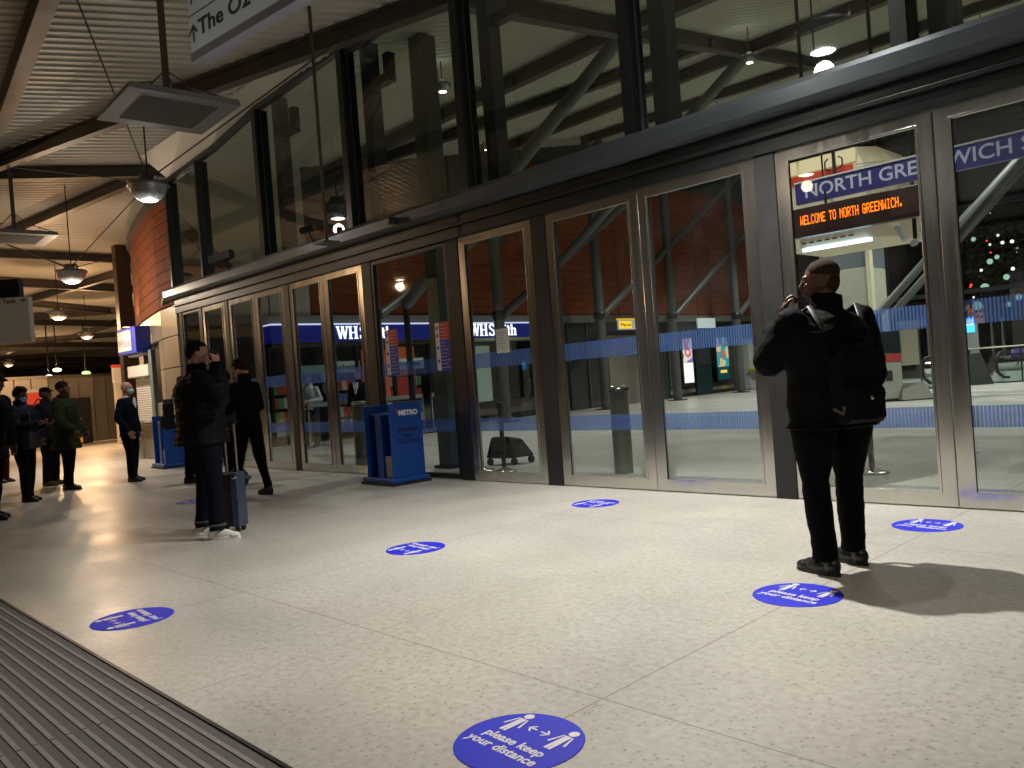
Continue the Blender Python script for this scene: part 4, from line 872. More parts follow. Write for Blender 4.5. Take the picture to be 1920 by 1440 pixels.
text_mb('Taxis', .075, .002, .001, 'LEFT').xf(Ms @ Matrix.Translation((1.30, .515, .003))).build('lettering', mat('brown_letters', (.2, .08, .04), .5), o, True)
MB().add([(1.52, .505, .004), (1.565, .505, .004), (1.565, .525, .004), (1.52, .525, .004), (1.56, .49, .004), (1.59, .515, .004), (1.56, .54, .004)], [(0, 1, 2, 3), (4, 5, 6)]).xf(Ms).build('arrow', MATS['brown_letters'], o, True)
MB().box(1.0, 1.45, .56, .8, -.2, -.1).xf(Ms).build('junction_box', M_black, o, True)
for x in (.2, .8): MB().tube([Ms @ Vector((x, .5, -.05)), Ms @ Vector((x, 4.05, -.05))], .015, 8).build('hanger', M_dark, o, True)
# projecting shop sign on the steel wall
o = thing('projecting_shop_sign', 'blue box sign with white WHSmith lettering on the curved steel wall', 'sign', (-19.4, 7.0, 2.45))
MB().box(-20.15, -19.0, 6.78, 7.12, 2.46, 3.06).build('sign_box', mat('shop_sign_blue', (.02, .04, .42), .35), o, True, .012)
MB().box(-20.1, -19.25, 6.765, 6.779, 2.53, 2.99).build('white_field', mat('sign_cream', (.72, .62, .55), .5), o, True)
text_mb('WHSmith', .24, .006, .001, 'CENTER', .95).xf(frame((-19.62, 6.762, 2.7), (1, 0, 0), (0, 0, 1))).build('lettering', mat('sign_letter_grey', (.3, .25, .35), .5), o, True)
MB().box(-20.0, -19.1, 6.95, 7.15, 2.40, 2.455).build('bracket', M_white, o, True)

# ------------------------------------------------------------------ far end of the outdoor canopy
o = thing('brown_column', 'dark brown steel column at the left end of the terracotta wall', 'column', (-25.2, 8.75, 0)); MB().box(-25.35, -25.05, 8.55, 8.95, 0, Rf(-25, 8.8)).build('shaft', mat('brown_steel', (.05, .028, .018), .5), o, True, .01); MB().box(-25.4, -25.0, 8.5, 9.0, 0, .05).build('base_plate', M_rbeam, o, True)
o = thing('steel_kiosk', 'low curved kiosk clad in vertical stainless panels behind the waiting people', 'kiosk', (-37, 9, 0))
kp = [(-34.6, 2.5), (-33.6, 5.2), (-33.2, 7.0), (-33.1, 8.6), (-33.4, 10.2), (-34.4, 11.8), (-36.2, 13.0), (-39, 13.4)]
def seg3(pts, z0, z1, off=0, th=.1):
    m = MB(); P = [Vector((x, y, 0)) for x, y in pts]
    for a, b in zip(P, P[1:]):
        n = Vector((0, 0, 1)).cross(b-a).normalized(); n = -n; q = [a+n*off, b+n*off, b+n*(off-th), a+n*(off-th)]
        m.add([(v.x, v.y, z0) for v in q]+[(v.x, v.y, z1) for v in q], [(0, 1, 2, 3), (4, 7, 6, 5), (0, 4, 5, 1), (1, 5, 6, 2), (2, 6, 7, 3), (3, 7, 4, 0)])
    return m
seg3(kp, .02, 2.5).build('steel_cladding', mat('kiosk_steel', (.6, .54, .45), .38, .6, .15, 2, stretch=(2, 2, .3)), o, True); seg3(kp, 2.5, 2.6, .06, .3).build('cornice', M_panel, o, True)
jn = MB()
for (ax, ay), (bx_, by) in zip(kp, kp[1:]):
    for t in (.0, .33, .66): x, y = ax+(bx_-ax)*t, ay+(by-ay)*t; jn.tube([(x+.06, y, .02), (x+.06, y, 2.5)], .018, 6)
jn.build('panel_joints', M_chrome, o, True)
MB().box(-33.6, -32.95, 9.15, 9.95, .02, 1.72).build('dark_opening', M_black, o, True)
MB().box(-32.95, -32.9, 9.2, 9.34, .05, .95).build('yellow_stripe', mat('amber_paint', (.8, .35, .02), .5, emis=(1, .4, .02), estr=.3), o, True)
MB().box(-32.95, -32.9, 9.34, 9.46, .05, .95).build('red_stripe', mat('deep_red', (.4, .03, .01), .5), o, True); MB().box(-32.95, -32.9, 9.46, 9.58, .05, .95).build('yellow_stripe', MATS['amber_paint'], o, True)
o = thing('red_white_sign', 'small red and white sign on the curved kiosk behind the heads', 'sign', (-32.6, 7.95, 1.7)); MB().box(-32.75, -32.7, 7.6, 8.25, 1.55, 2.0).build('red_face', mat('sign_red', (.7, .05, .02), .5, emis=(.7, .06, .03), estr=.3), o, True, .01); MB().box(-32.76, -32.69, 7.6, 8.25, 2.01, 2.12).build('white_header', M_white, o, True); MB().tube([(-32.73, 7.9, 0), (-32.73, 7.9, 1.56)], .03, 8).build('post', M_ss, o, True)
o = thing('poster_totem', 'slim white totem with a red top beside the brown column', 'totem', (-29.6, 9.95, 0)); MB().box(-29.75, -29.55, 9.75, 10.15, 0, 2.2).build('body', mat('totem_white', (.6, .55, .5), .5), o, True, .02); MB().box(-29.76, -29.54, 9.74, 10.16, 2.1, 2.62).build('head', M_white, o, True); MB().box(-29.77, -29.53, 9.73, 10.17, 2.62, 2.72).build('red_cap', MATS['sign_red'], o, True)
for p, c_, s_, lb, cat in (((-44, 11.9, 3.3), (1, .8, .3), 7, 'yellow lit globe lamp beyond the curved kiosk', 'lamp'), ((-42, 11.0, 2.9), (1, .9, .75), 9, 'bright white flood lamp just above the curved kiosk', 'lamp'), ((-43, 12.9, 3.05), (.4, 1, .2), 3.2, 'small green exit light beyond the curved kiosk', 'exit light')):
    o = thing('distant_light', lb, cat, p); MB().ell((0, 0, 0), (.12, .2, .09)).build('lens', emit('distant_%s' % lb[:6].strip().replace(' ', '_'), c_, s_), o); MB().tube([(0, 0, .1), (0, 0, Rf(p[0], p[1])-p[2])], .03, 6).build('stem', M_dark, o)

# ------------------------------------------------------------------ night lights outside the rear glazing
random.seed(21)
TR = thing('tree', 'dark tree strung with pale green lights outside the rear glass', 'tree', (-14, 52, 0))
MB().tube([(-14, 52, 0), (-13.8, 52, 3), (-13.5, 52.2, 6)], [.3, .22, .1], 10).build('trunk', mat('bark', (.04, .03, .02), .9), TR, True)
lv = MB()
for i in range(1500):
    th, ph, r = random.uniform(0, 2*pi), random.uniform(-1, 1), random.random()**.4
    c = Vector((-13.7+3.6*r*cos(th)*math.sqrt(1-ph*ph), 52+3*r*sin(th)*math.sqrt(1-ph*ph), 5.2+2.8*r*ph)); a = Vector((random.gauss(0, 1), random.gauss(0, 1), random.gauss(0, 1))).normalized()*.16; b = a.cross(Vector((random.gauss(0, 1), .3, .5))).normalized()*.1
    lv.add([c-a, c+b, c+a, c-b], [(0, 1, 2, 3)])
lv.build('crown', mat('foliage', (.05, .08, .03), .7), TR, True)
def bulbs(n, mt, name, r0, r1, rng):
    m = MB()
    for i in range(n): m.ell((random.uniform(*rng[0]), random.uniform(*rng[1]), random.uniform(*rng[2])), (random.uniform(r0, r1),)*3, 8, 6)
    m.build(name, mt, TR, True)
bulbs(11, emit('bulb_green', (.45, .75, .55), 1.0), 'string_lights', .11, .24, ((-15.6, -11.6), (48.6, 49.2), (3.2, 7)))
bulbs(9, emit('bulb_white', (1, .95, .85), 2.5), 'string_lights', .05, .10, ((-16.5, -11.6), (48.6, 49.2), (3, 7)))
bulbs(4, emit('bulb_red', (1, .08, .05), 2.5), 'string_lights', .04, .07, ((-15.4, -12.5), (48.6, 49.2), (4, 7)))
o = thing('lit_building', 'far building with a small orange lit window outside the rear glass', 'building', (-18, 60, 0))
MB().box(-24, -12, 60, 66, 0, 4.2).build('wall', mat('night_wall', (.03, .025, .022), .8), o, True); MB().box(-17.6, -16.6, 59.95, 60.02, 2.6, 3.9).build('lit_window', emit('orange_window', (1, .3, .05), .8), o, True); MB().box(-24.2, -11.8, 59.9, 66.1, 4.2, 4.4).build('roof', M_dark, o, True)

# ================================================================== people
def bake(mb, name, m, parent, vox, smooth=4, disp=0.0, dscale=.12, bands=None):
    o = bpy.data.objects.new('tmp', mb.mesh('tmp', m)); COL.objects.link(o)
    r = o.modifiers.new('r', 'REMESH'); r.mode = 'VOXEL'; r.voxel_size = vox; r.use_smooth_shade = True
    if smooth: s = o.modifiers.new('s', 'SMOOTH'); s.factor = .5; s.iterations = smooth
    if disp:
        tx = bpy.data.textures.new('fold', 'CLOUDS'); tx.noise_scale = dscale; tx.noise_depth = 2
        d = o.modifiers.new('d', 'DISPLACE'); d.texture = tx; d.strength = disp; d.mid_level = .5; d.texture_coords = 'LOCAL'
        s = o.modifiers.new('s2', 'SMOOTH'); s.factor = .4; s.iterations = 1
    dg = bpy.context.evaluated_depsgraph_get(); me = bpy.data.meshes.new_from_object(o.evaluated_get(dg)); me.name = name
    me.polygons.foreach_set('use_smooth', [True]*len(me.polygons))
    bpy.data.objects.remove(o)
    n = bpy.data.objects.new(name, me); COL.objects.link(n); n.parent = parent; return n
def V(*a): return Vector(a)
def rucksack(o, m_, y0=-.16, s=1.0):
    m = MB(); m.box(-.13*s, .14*s, y0-.15*s, y0, .86, 1.26); m.box(-.10*s, .11*s, y0-.20*s, y0-.1*s, .88, 1.06); m.box(-.09*s, .1*s, y0-.13*s, y0, 1.22, 1.32)
    bake(m, 'bag', m_, o, .012, 10, .03, .05)
    for q in (-1, 1): MB().tube([(q*.1, y0-.02, 1.24), (q*.12, y0, 1.38), (q*.13, -.04, 1.5), (q*.14, .09, 1.42)], [(.02, .008)]*4, 8).build('strap', M_black, o)
def fabric(name, col, rough=.85, bump=.35, bs=24): return mat(name, col, rough, 0, .25, 9, bump, bs, .08)
M_skin_b = mat('skin_brown', (.13, .06, .035), .42, 0, .1, 12, .1, 120); M_skin_l = mat('skin_light', (.52, .28, .19), .5, 0, .08, 12, .1, 120)
M_hair = mat('dark_hair', (.012, .009, .007), .7, 0, .3, 40, .8, 160, .1); M_crop = mat('cropped_hair', (.040, .021, .013), .85, 0, .2, 60, .3, 300, .15); M_hairb = mat('brown_hair', (.035, .014, .007), .7, 0, .4, 30, .8, 130, .1)
M_shoe = mat('black_leather', (.012, .012, .012), .35); M_eye = mat('eye_dark', (.01, .008, .008), .15)
def hand(mb, w, d, n, s=1.0, curl=.5, mirror=1):
    d = d.normalized(); n = (n-d*n.dot(d)).normalized(); sd = d.cross(n).normalized()*mirror
    M = Matrix((sd, d, n)).transposed()
    mb.ell(w+d*.048*s, (.04*s, .052*s, .017*s), 12, 8, M); mb.tube([w-d*.03*s, w+d*.03*s], [.027*s, .028*s], 10)
    for i, L in enumerate((.070, .082, .078, .060)):
        p = w+d*.088*s+sd*((1.5-i)*.0205*s); a = curl*.5; pts = [p-d*.02*s, p]
        for seg in (.45, .32, .25):
            dir_ = d*cos(a)+n*sin(a)+sd*((1.5-i)*.05); p = p+dir_.normalized()*L*s*seg; pts.append(p); a += curl*.75
        mb.tube(pts, [.0105*s, .0102*s, .0092*s, .0085*s, .007*s], 8); mb.ell(pts[-1], (.007*s,)*3, 8, 6)
    p = w+d*.02*s+sd*.033*s; pts = [p, p+(sd*.75+d*.6+n*.25)*.034*s, p+(sd*.85+d*1.5+n*.6)*.034*s, p+(sd*.8+d*2.2+n*1.1)*.032*s]
    mb.tube(pts, [.014*s, .0125*s, .011*s, .008*s], 8)
def person(lb, loc, rz, Ht=1.75, wide=1.0, skin=M_skin_l, hair='short', hairm=M_hair, top='jacket', topm=None, topbulk=.03, hem=.86, trm=None, shm=M_shoe,
           head_yaw=0, head_pitch=0, lean=0.0, elb=None, wri=None, hdir=None, hn=None, curl=(.6, .6), feet=None, knees=None, vox=.0085, mask=None, shirt=None, collar=True, hood=False,
           disp=.018, trdisp=.014, group=None, pants_taper=1.0, sole=None, headfwd=0.0):
    T = thing('person', lb, 'person', loc, R(rz), group); k = Ht/1.75; P = lambda x, y, z: V(x*k, y*k, z*k)
    feet = feet or {-1: (-.11, 0, 0), 1: (.11, 0, 0)}   # local x, y, toe angle
    knees = knees or {}
    elb = elb or {}; wri = wri or {}; hdir = hdir or {}; hn = hn or {}
    W_ = wide
    sh = {s: P(s*.178*W_, lean*.9, 1.395) for s in (-1, 1)}
    el = {s: V(*elb[s]) if s in elb else P(s*(.255*W_), -.03+lean*.5, 1.13) for s in (-1, 1)}
    wr = {s: V(*wri[s]) if s in wri else P(s*(.265*W_), .05+lean*.3, .88) for s in (-1, 1)}
    hp = {s: P(s*.095*W_, 0, .92) for s in (-1, 1)}
    an = {s: V(feet[s][0], feet[s][1], .085*k) for s in (-1, 1)}
    kn = {s: V(*knees[s]) if s in knees else (hp[s]+an[s])*.5+V(s*.005, .025, .02) for s in (-1, 1)}
    tor = [P(0, 0, .86), P(0, 0, .95), P(0, lean*.3-.0, 1.08), P(0, lean*.6+.005, 1.22), P(0, lean*.85, 1.34), P(0, lean, 1.42), P(0, lean*1.03-.005, 1.47)]
    tr = [(.15, .105), (.162, .118), (.15, .11), (.165, .118), (.172, .12), (.138, .09), (.07, .068)]
    # body: one continuous surface with head, hands, limbs
    b = MB(); b.tube(tor, [(a*k*W_, c*k*W_) for a, c in tr], 20)
    hc = P(0, lean*1.15+.015+headfwd, 1.635); nb = P(0, lean*1.03-.01, 1.45)
    Rm = Matrix.Rotation(R(head_yaw), 3, 'Z') @ Matrix.Rotation(R(head_pitch), 3, 'X')
    hv = lambda x, y, z: hc+Rm @ (V(x, y, z)*k)
    he = lambda c, r: b.ell(hv(*c), tuple(q*k for q in r), 16, 12, Rm)
    b.tube([nb, hv(0, -.02, -.06), hv(0, -.01, -.02)], [.062*k, .056*k, .05*k], 16)
    he((0, -.012, .025), (.075, .096, .092)); he((0, .03, -.035), (.06, .062, .078)); he((0, .048, -.086), (.036, .04, .026)); he((0, .03, -.07), (.05, .048, .04))
    b.tube([hv(0, .088, .018), hv(0, .108, -.022), hv(0, .098, -.032)], [.009*k, .016*k, .013*k], 10)
    he((0, .078, .03), (.046, .016, .011)); he((0, .092, -.056), (.024, .012, .006)); he((0, .089, -.067), (.021, .012, .007))
    for s in (-1, 1): he((s*.075, -.008, -.008), (.010, .02, .032)); he((s*.034, .068, -.018), (.022, .02, .018))
    for s in (-1, 1):
        b.tube([sh[s]*.9+nb*.1, sh[s], (sh[s]+el[s])*.5, el[s], (el[s]*.6+wr[s]*.4), wr[s]], [.05*k, .052*k, .045*k, .038*k, .036*k, .026*k], 12)
        b.tube([hp[s], (hp[s]+kn[s])*.5, kn[s], (kn[s]*.6+an[s]*.4), an[s]], [.085*k, .075*k, .052*k, .05*k, .036*k], 14)
        d = V(*hdir[s]) if s in hdir else (wr[s]-el[s]); n = V(*hn[s]) if s in hn else V(-s, 0, 0)
        hand(b, wr[s], d, n, k, curl[0 if s < 0 else 1], mirror=(-1 if s > 0 else 1)*(-1))
    bake(b, 'body', skin, T, vox*.75, 2)
    for s in (-1, 1): MB().ell(hv(s*.031, .082, .004), (.011*k, .008*k, .006*k), 10, 8, Rm).build('eye', M_eye, T)
    # hair
    h = MB(); hh = lambda c, r: h.ell(hv(*c), tuple(q*k for q in r), 16, 12, Rm)
    if hair == 'short':
        hh((0, -.018, .072), (.074, .088, .05)); hh((0, -.058, .02), (.07, .052, .075))
        for s in (-1, 1): hh((s*.058, -.03, .035), (.024, .055, .05))
        bake(h, 'hair', hairm, T, vox*.8, 2, .012, .02)
    elif hair == 'curly':
        hh((0, -.012, .08), (.08, .096, .055)); hh((0, -.06, .02), (.08, .06, .09)); hh((0, .05, .085), (.05, .03, .025))
        for s in (-1, 1): hh((s*.062, -.025, .03), (.026, .06, .06))
        bake(h, 'hair', hairm, T, vox*.8, 1, .035, .03)
    elif hair == 'crop':
        hh((0, -.018, .045), (.077, .094, .077)); hh((0, -.05, -.005), (.068, .055, .075)); bake(h, 'hair', hairm, T, vox*.8, 2)
    elif hair == 'cap':
        hh((0, -.015, .07), (.085, .1, .06)); hh((0, -.05, .04), (.08, .06, .07)); hh((0, .08, .055), (.07, .055, .018)); hh((0, -.06, -.01), (.085, .05, .05)); bake(h, 'cap', hairm, T, vox*.8, 2, .01, .03)
    elif hair == 'beanie':
        hh((0, -.015, .065), (.088, .102, .075)); hh((0, -.02, .03), (.09, .105, .028)); bake(h, 'beanie', hairm, T, vox*.8, 2, .008, .02)
    # trousers
    if trm:
        t = MB(); t.tube(tor[:3], [(a*k*W_*1.07+.008, c*k*W_*1.07+.008) for a, c in tr[:3]], 20)
        for s in (-1, 1):
            t.tube([hp[s]+V(0, 0, .03), (hp[s]*.6+kn[s]*.4), kn[s], (kn[s]*.5+an[s]*.5), an[s]+V(0, -.005, .05*k), an[s]+V(0, 0, -.005)],
                   [.108*k*W_, .098*k*W_, .078*k, .074*k*pants_taper, .068*k*pants_taper, .072*k*pants_taper], 16)
        bake(t, 'trousers', trm, T, vox, 3, trdisp, .09)
    # shoes
    for s in (-1, 1):
        fx, fy, fa = feet[s]; M = Matrix.Translation(V(fx, fy, 0)) @ Matrix.Rotation(R(fa), 4, 'Z')
        sb = MB(); sb.ell(V(0, -.045, .05)*k, (.04*k, .05*k, .05*k), 12, 8); sb.ell(V(0, .05, .045)*k, (.043*k, .1*k, .042*k), 14, 8); sb.ell(V(0, .135, .032)*k, (.043*k, .06*k, .03*k), 12, 8)
        sb.ell(V(0, -.02, .085)*k, (.042*k, .055*k, .035*k), 12, 8)
        poly = [(.04*sin(a)*(1+.1*cos(a)), .05+.145*cos(a)) for a in [i*2*pi/18 for i in range(18)]]
        sb.prism([(x*k, y*k) for x, y in reversed(poly)], 0.001, .022*k); sb.xf(M)
        so_ = bake(sb, 'shoe', shm, T, .005, 2)
        sp = MB().prism([(x*k*1.12, y*k*1.03-.001) for x, y in reversed(poly)], .0, .012*k); sp.xf(M); sp.build('sole', sole or M_black, so_)
    # upper garment
    if topm:
        g_ = MB(); e = topbulk
        zs = [q for q in [hem] if q]
        lowr = (tr[0][0]*k*W_+e*1.5+.014, tr[0][1]*k*W_+e*1.5+.018)
        pts = [V(0, 0, hem*k)]+[p for p in tor if p.z > hem*k+.03][:]
        rr = [lowr]+[(tr[i][0]*k*W_+e, tr[i][1]*k*W_+e) for i, p in enumerate(tor) if p.z > hem*k+.03]
        rr[-1] = (.085*k+e*.4, .078*k+e*.4); rr[-2] = (tr[-2][0]*k*W_+e*.8, tr[-2][1]*k*W_+e*.8)
        g_.tube(pts, rr, 24)
        for s in (-1, 1):
            a = wr[s]+(wr[s]-el[s]).normalized()*.012
            q_ = .05*k+e*.8
            g_.tube([sh[s]*.75+V(0, lean*k*.25, 1.40*k*.25), sh[s], (sh[s]+el[s])*.5, el[s]], [.055*k+e*.6, .056*k+e*.8, .054*k+e*.85, q_], 16)
            g_.ell(sh[s], (.058*k+e*.75,)*3, 14, 10); g_.ell(el[s], (q_*1.02,)*3, 14, 10)
            g_.tube([el[s], (el[s]*.5+wr[s]*.5), a], [q_, .044*k+e*.75, .034*k+e*.5], 16)
        if collar: g_.tube([nb+V(0, 0, -.02), nb+(hv(0, -.02, -.06)-nb)*.8], [(.088*k+e*.3, .08*k+e*.3), (.078*k+e*.25, .074*k+e*.25)], 18)
        if hood: g_.ell(nb+V(0, -.09, -.01)*k, (.13*k, .075*k, .075*k)); g_.ell(nb+V(0, .0, .005)*k, (.11*k, .1*k, .035*k))
        bake(g_, top, topm, T, vox, 3, disp, .07)
    if shirt:
        c = MB(); c.tube([nb+V(0, 0, -.03), nb+(hv(0, -.02, -.06)-nb)*.42], [(.09*k, .085*k), (.072*k, .07*k)], 18); c.ell(V(0, lean*k+.105*k*W_+topbulk, 1.36*k), (.05, .02, .11)); bake(c, 'shirt', shirt, T, .007, 2)
    if mask:
        m_ = MB(); m_.ell(hv(0, .05, -.05), (.064*k, .062*k, .055*k), 14, 10, Rm); m_.ell(hv(0, .09, -.045), (.035*k, .03*k, .04*k), 12, 8, Rm); bake(m_, 'face_mask', mask, T, .006, 2)
    T['k'] = k
    del T['k']
    return T, hv, wr
blackfab = fabric('black_fabric', (.005, .005, .006)); puffer = wave_bump(fabric('quilted_black', (.006, .006, .0075), .6, .5, 14), 'Z', 5.5, .25, .02); shell_f = fabric('black_shell_jacket', (.005, .005, .006), .8, .6, 9)
parkam = fabric('olive_parka', (.020, .026, .012), .85); navym = fabric('navy_suit', (.005, .007, .018), .75, .15); jeans = fabric('dark_jeans', (.005, .006, .013), .85)
blacktr = fabric('black_trousers', (.004, .004, .0045), .9); navyp = fabric('navy_puffer', (.007, .009, .018), .6, .4, 14)
M_mask = mat('mask_paper', (.42, .68, .72), .7)

# 1 man by the doors
T, hv, wr = person('tall man in black puffy jacket standing at the right doors, hand raised to his mouth', (-2.11, 4.62, 0), 62, 1.80, 1.26, M_skin_b, 'crop', M_crop,
    'jacket', shell_f, .052, .81, blacktr, M_shoe, head_yaw=52, head_pitch=-3, elb={-1: (-.30, .13, 1.24), 1: (.31, .02, 1.12)}, wri={-1: (-.15, .19, 1.515), 1: (.22, .22, .98)},
    hdir={-1: (.22, -.08, .5)}, hn={-1: (.6, -.5, -.2)}, curl=(1.5, .9), feet={-1: (-.15, -.05, 14), 1: (.14, .07, 10)}, vox=.0075, disp=.02, lean=.0)
bp2 = thing('backpack', 'black backpack hanging low on the back of the tall man by the doors', 'backpack', (-2.11, 4.62, 0), R(62))
m = MB(); m.box(-.13, .15, -.27, -.10, .86, 1.25); m.box(-.10, .12, -.32, -.2, .88, 1.06); m.box(-.09, .11, -.25, -.12, 1.2, 1.30); bake(m, 'bag', fabric('backpack_fabric', (.006, .006, .007), .8, .5, 16), bp2, .011, 14, .02, .05)
for x0, x1 in ((.11, .17), (-.12, -.15)): MB().tube([(x0, -.16, 1.22), (x0+(x1-x0)*.4, -.17, 1.38), (x1, -.07, 1.53), (x1+.01*(1 if x1 > 0 else -1), .07, 1.47)], [(.022, .008)]*4, 8).build('strap', M_black, bp2)
MB().tube([(-.12, -.27, .96), (-.13, -.27, .92), (-.15, -.22, .95)], .01, 6).build('loose_strap', mat('grey_strap', (.08, .08, .08), .6), bp2); MB().ell((.02, -.325, 1.0), (.012, .006, .012)).build('zip_pull', M_chrome, bp2)

# 2 man in white trainers
T, hv, wr = person('dark haired man in black quilted jacket and white trainers holding a phone to his ear', (-7.31, 3.13, 0), -20, 1.80, 1.36, M_skin_l, 'short', M_hair,
    'jacket', puffer, .055, .84, jeans, mat('white_leather', (.68, .68, .66), .45), head_yaw=-4, head_pitch=-6, elb={1: (.36, .14, 1.27), -1: (-.34, -.02, 1.14)}, wri={1: (.14, .16, 1.56), -1: (-.26, .14, .98)},
    hdir={1: (-.12, -.05, .5)}, hn={1: (-.8, -.4, 0)}, curl=(.8, .8), feet={-1: (-.20, -.04, -10), 1: (.15, .06, -24)}, sole=mat('white_rubber', (.6, .6, .58), .6), pants_taper=.95, vox=.008)
cs = MB(); cs.ell(V(-.20, -.04, .13), (.075, .085, .02)); cs.ell(V(.15, .06, .13), (.075, .085, .02)); bake(cs, 'turn_up', mat('denim_grey', (.06, .065, .08), .8), T, .006, 2)
o = thing('mobile_phone', 'dark phone held to the ear of the man in white trainers', 'phone', (-7.31, 3.13, 0), R(-20)); MB().box(.105, .117, .10, .17, 1.57, 1.71).build('case', M_black, o, False, False, .003); MB().box(.1035, .1045, .105, .165, 1.58, 1.70).build('screen', mat('phone_glass', (.02, .02, .03), .1), o)

# suitcase
o = thing('suitcase', 'upright blue grey wheeled suitcase with long pink grey handle behind the white trainers', 'suitcase', (-7.42, 3.40, 0), R(40))
m = MB(); m.box(-.105, .105, -.09, .09, .06, .55); m.build('shell', M_black, o, False, False, .03)
for q in (-.085, .085): MB().box(q-.028, q+.028, -.098, .098, .052, .558).build('side_shell', mat('suitcase_blue', (.07, .09, .16), .28, .5, .2, 5), o, False, False, .02)

MB().tube([(-.05, .08, .55), (-.05, .08, 1.02)], .011, 8).build('handle_tube', mat('rose_aluminium', (.5, .36, .3), .3, .8), o); MB().tube([(.05, .08, .55), (.05, .08, 1.02)], .011, 8).build('handle_tube', MATS['rose_aluminium'], o)
MB().bar((-.075, .08, 1.03), (.075, .08, 1.03), .03, .035).build('grip', M_black, o, False, False, .01)
for x in (-.08, .08):
    for y in (-.06, .06): MB().tube([(x-.012, y, .03), (x+.012, y, .03)], .03, 14).build('wheel', M_black, o)
for s in (-1, 1): MB().ell((.09*s, -.1, .52), (.03, .012, .018)).build('corner_guard', M_chrome, o)

# 3 youth reading phone
T, hv, wr = person('young person with curly brown hair in black looking down at a lit phone', (-9.78, 4.80, 0), 108, 1.74, .92, M_skin_l, 'curly', M_hairb,
    'sweater', blackfab, .022, .88, blacktr, M_shoe, head_yaw=12, head_pitch=-32, lean=.03, elb={-1: (-.24, .08, 1.12), 1: (.26, .06, 1.13)}, wri={-1: (-.09, .27, 1.20), 1: (.07, .27, 1.2)},
    hdir={-1: (.25, .6, .1), 1: (-.25, .6, .1)}, hn={-1: (.4, -.3, .8), 1: (-.4, -.3, .8)}, curl=(1.1, 1.1), feet={-1: (-.16, .12, 6), 1: (.10, -.14, -8)}, collar=True, pants_taper=.75, headfwd=.03, vox=.009)
o = thing('mobile_phone', 'glowing blue phone in the hands of the curly haired youth', 'phone', (-9.78, 4.80, 0), R(108))
m = MB().box(-.04, .04, -.004, .004, -.075, .075); Mx = Matrix.Translation(V(-.01, .36, 1.25)) @ Matrix.Rotation(R(-50), 4, 'X'); m.xf(Mx).build('case', M_black, o); m = MB().box(-.036, .036, -.0055, -.0045, -.07, .07).xf(Mx); m.build('screen', emit('phone_blue', (.15, .35, 1), 2.2), o)
m = MB().box(.02, .085, -.0055, -.0045, -.07, .07)
o = thing('shoulder_bag', 'small grey and white bag by the lower legs of the curly haired youth', 'bag', (-10.02, 4.72, 0), R(60)); m = MB(); m.ell((0, 0, .22), (.13, .08, .15)); bake(m, 'bag_body', mat('bag_black', (.02, .02, .022), .6), o, .008, 2, .015, .05); MB().bar((-.02, -.07, .30), (.16, -.06, .22), .02, .05).build('strap', mat('bag_strap_pale', (.3, .33, .31), .6), o)

# 4 bald man in suit
T, hv, wr = person('bald man in dark navy suit, white shirt and pale blue face mask', (-14.22, 4.86, 0), -48, 1.665, 1.06, M_skin_l, None, M_hair,
    'suit_jacket', navym, .022, .80, blacktr, M_shoe, wri={-1: (-.27, .02, .82), 1: (.24, .12, .84)}, feet={-1: (-.09, -.03, 8), 1: (.10, .05, -8)}, mask=M_mask, shirt=mat('white_shirt', (.72, .72, .72), .7), collar=False, vox=.0095, disp=.01)
# 5 green parka
person('person in olive green hooded parka and black beanie looking up', (-14.3, 3.92, 0), -42, 1.72, 1.08, M_skin_b, 'beanie', M_hair,
    'parka', parkam, .06, .66, blacktr, M_shoe, head_yaw=-5, head_pitch=12, elb={-1: (-.31, -.02, 1.10), 1: (.30, .04, 1.1)}, wri={-1: (-.25, .16, .90), 1: (.22, .24, .92)}, hood=True, feet={-1: (-.08, -.06, 5), 1: (.10, .05, -5)}, vox=.0095, disp=.03)
T, hv, wr = person('person in dark navy jacket mostly hidden behind the olive parka', (-15.6, 4.0, 0), -50, 1.68, 1.0, M_skin_b, 'cap', M_hair, 'jacket', navyp, .04, .84, blacktr, fabric('khaki_shoe', (.12, .09, .05)), vox=.011)
o = thing('backpack', 'black backpack with a dangling strap on the person behind the olive parka', 'backpack', (-15.6, 4.0, 0), R(-50)); rucksack(o, MATS['backpack_fabric']); MB().tube([(-.05, -.33, .85), (-.05, -.34, .45)], .008, 6).build('strap', M_black, o)
# 6 navy coat with phone
T, hv, wr = person('masked person in navy padded jacket holding a phone out in front', (-13.28, 3.08, 0), -50, 1.64, 1.05, M_skin_b, 'curly', M_hair, 'jacket', navyp, .04, .84, jeans, M_shoe,
    head_pitch=-16, elb={1: (.27, .10, 1.06), -1: (-.27, .05, 1.06)}, wri={1: (.12, .33, 1.10), -1: (-.05, .34, 1.08)}, hdir={1: (-.1, .6, .1), -1: (.1, .6, .1)}, hn={1: (-.3, 0, .9), -1: (.3, 0, .9)}, feet={-1: (-.09, -.04, 5), 1: (.09, .06, -5)}, mask=mat('mask_blue', (.2, .5, .75), .7), vox=.0095)
o = thing('mobile_phone', 'dim phone held out by the masked person in navy', 'phone', (-13.28, 3.08, 0), R(-50)); MB().box(-.03, .05, .40, .54, 1.125, 1.135).build('case', M_black, o, False, False, .003); MB().box(-.026, .046, .405, .535, 1.1355, 1.1365).build('screen', mat('phone_glass', (.02, .02, .03), .1), o)
o = thing('shoulder_bag', 'dark bag on the hip of the masked person in navy', 'bag', (-13.28, 3.08, 0), R(-50)); m = MB(); m.box(-.08, .17, .12, .22, .76, .98); bake(m, 'bag_body', MATS['bag_black'], o, .01, 8, .02, .05); MB().tube([(.1, .2, 1.0), (.05, .16, 1.25), (-.1, .02, 1.42)], .012, 6).build('strap', M_black, o)
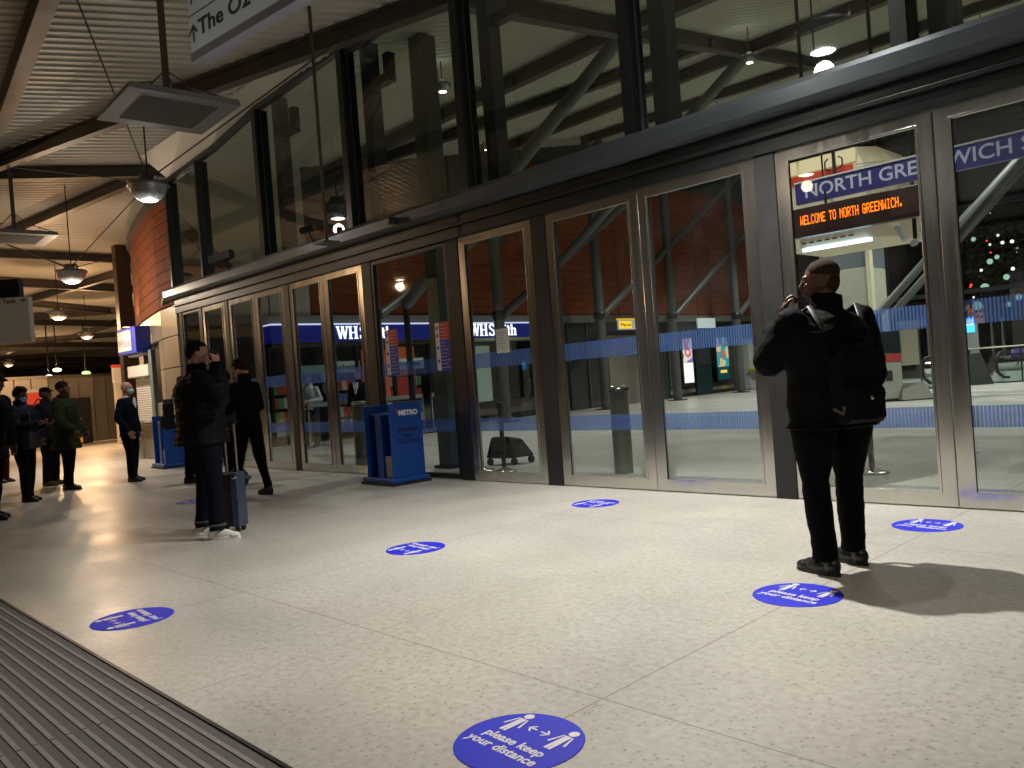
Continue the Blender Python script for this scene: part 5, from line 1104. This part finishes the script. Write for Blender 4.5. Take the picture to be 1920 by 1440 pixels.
# 7 person at the left edge
person('person all in black cut by the left edge of the picture', (-11.62, 2.30, 0), -50, 1.78, 1.2, M_skin_b, 'cap', M_hair, 'coat', blackfab, .05, .72, blacktr, M_shoe, head_pitch=-18, lean=.09, headfwd=.06, feet={-1: (-.10, -.05, 5), 1: (.10, .1, -8)}, vox=.0095)
person('dark figure far behind at the left edge, only legs showing', (-17.7, 3.7, 0), -50, 1.7, 1.0, M_skin_b, 'short', M_hair, 'jacket', blackfab, .04, .84, fabric('maroon_trousers', (.04, .01, .01)), M_shoe, vox=.012)
# 8, 9 people hidden behind the near ones
T, hv, wr = person('person with pale blue collar mostly hidden behind the man in white trainers', (-12.6, 5.15, 0), -20, 1.66, 1.0, M_skin_l, 'short', M_hair, 'jacket', blackfab, .035, .84, blacktr, fabric('brown_shoe', (.06, .035, .02)), vox=.011, shirt=mat('pale_blue_shirt', (.4, .55, .75), .7))
o = thing('backpack', 'grey backpack showing left of the man in white trainers', 'backpack', (-12.6, 5.15, 0), R(-20)); rucksack(o, fabric('grey_bag', (.04, .042, .046)))
person('person in grey hooded top between the man in white trainers and the curly haired youth', (-11.35, 5.25, 0), 150, 1.66, 1.02, M_skin_b, 'short', M_hair, 'hoodie', fabric('grey_hoodie', (.05, .052, .055)), .03, .84, blacktr, M_shoe, hood=True, head_pitch=-15, vox=.011)
# people inside the hall
person('staff member in pale shirt standing inside behind the glass near the shop', (-17.0, 9.9, 0), -150, 1.68, 1.05, M_skin_l, 'short', M_hairb, 'shirt', mat('pale_shirt', (.45, .52, .58), .7), .015, .9, fabric('navy_trousers', (.02, .03, .05)), M_shoe, vox=.012, wri={-1: (-.1, .25, 1.05), 1: (.1, .26, 1.02)})
T, hv, wr = person('staff member in dark suit with a white lanyard inside behind the glass', (-16.2, 10.75, 0), -150, 1.70, 1.05, M_skin_l, 'short', M_hair, 'suit_jacket', navym, .02, .82, blacktr, M_shoe, vox=.012, shirt=MATS['white_shirt'])
MB().tube([(-.06, .16, 1.42), (0, .2, 1.15)], .015, 6).build('lanyard', M_white, T); MB().tube([(.06, .16, 1.42), (0, .2, 1.15)], .015, 6).build('lanyard', M_white, T)
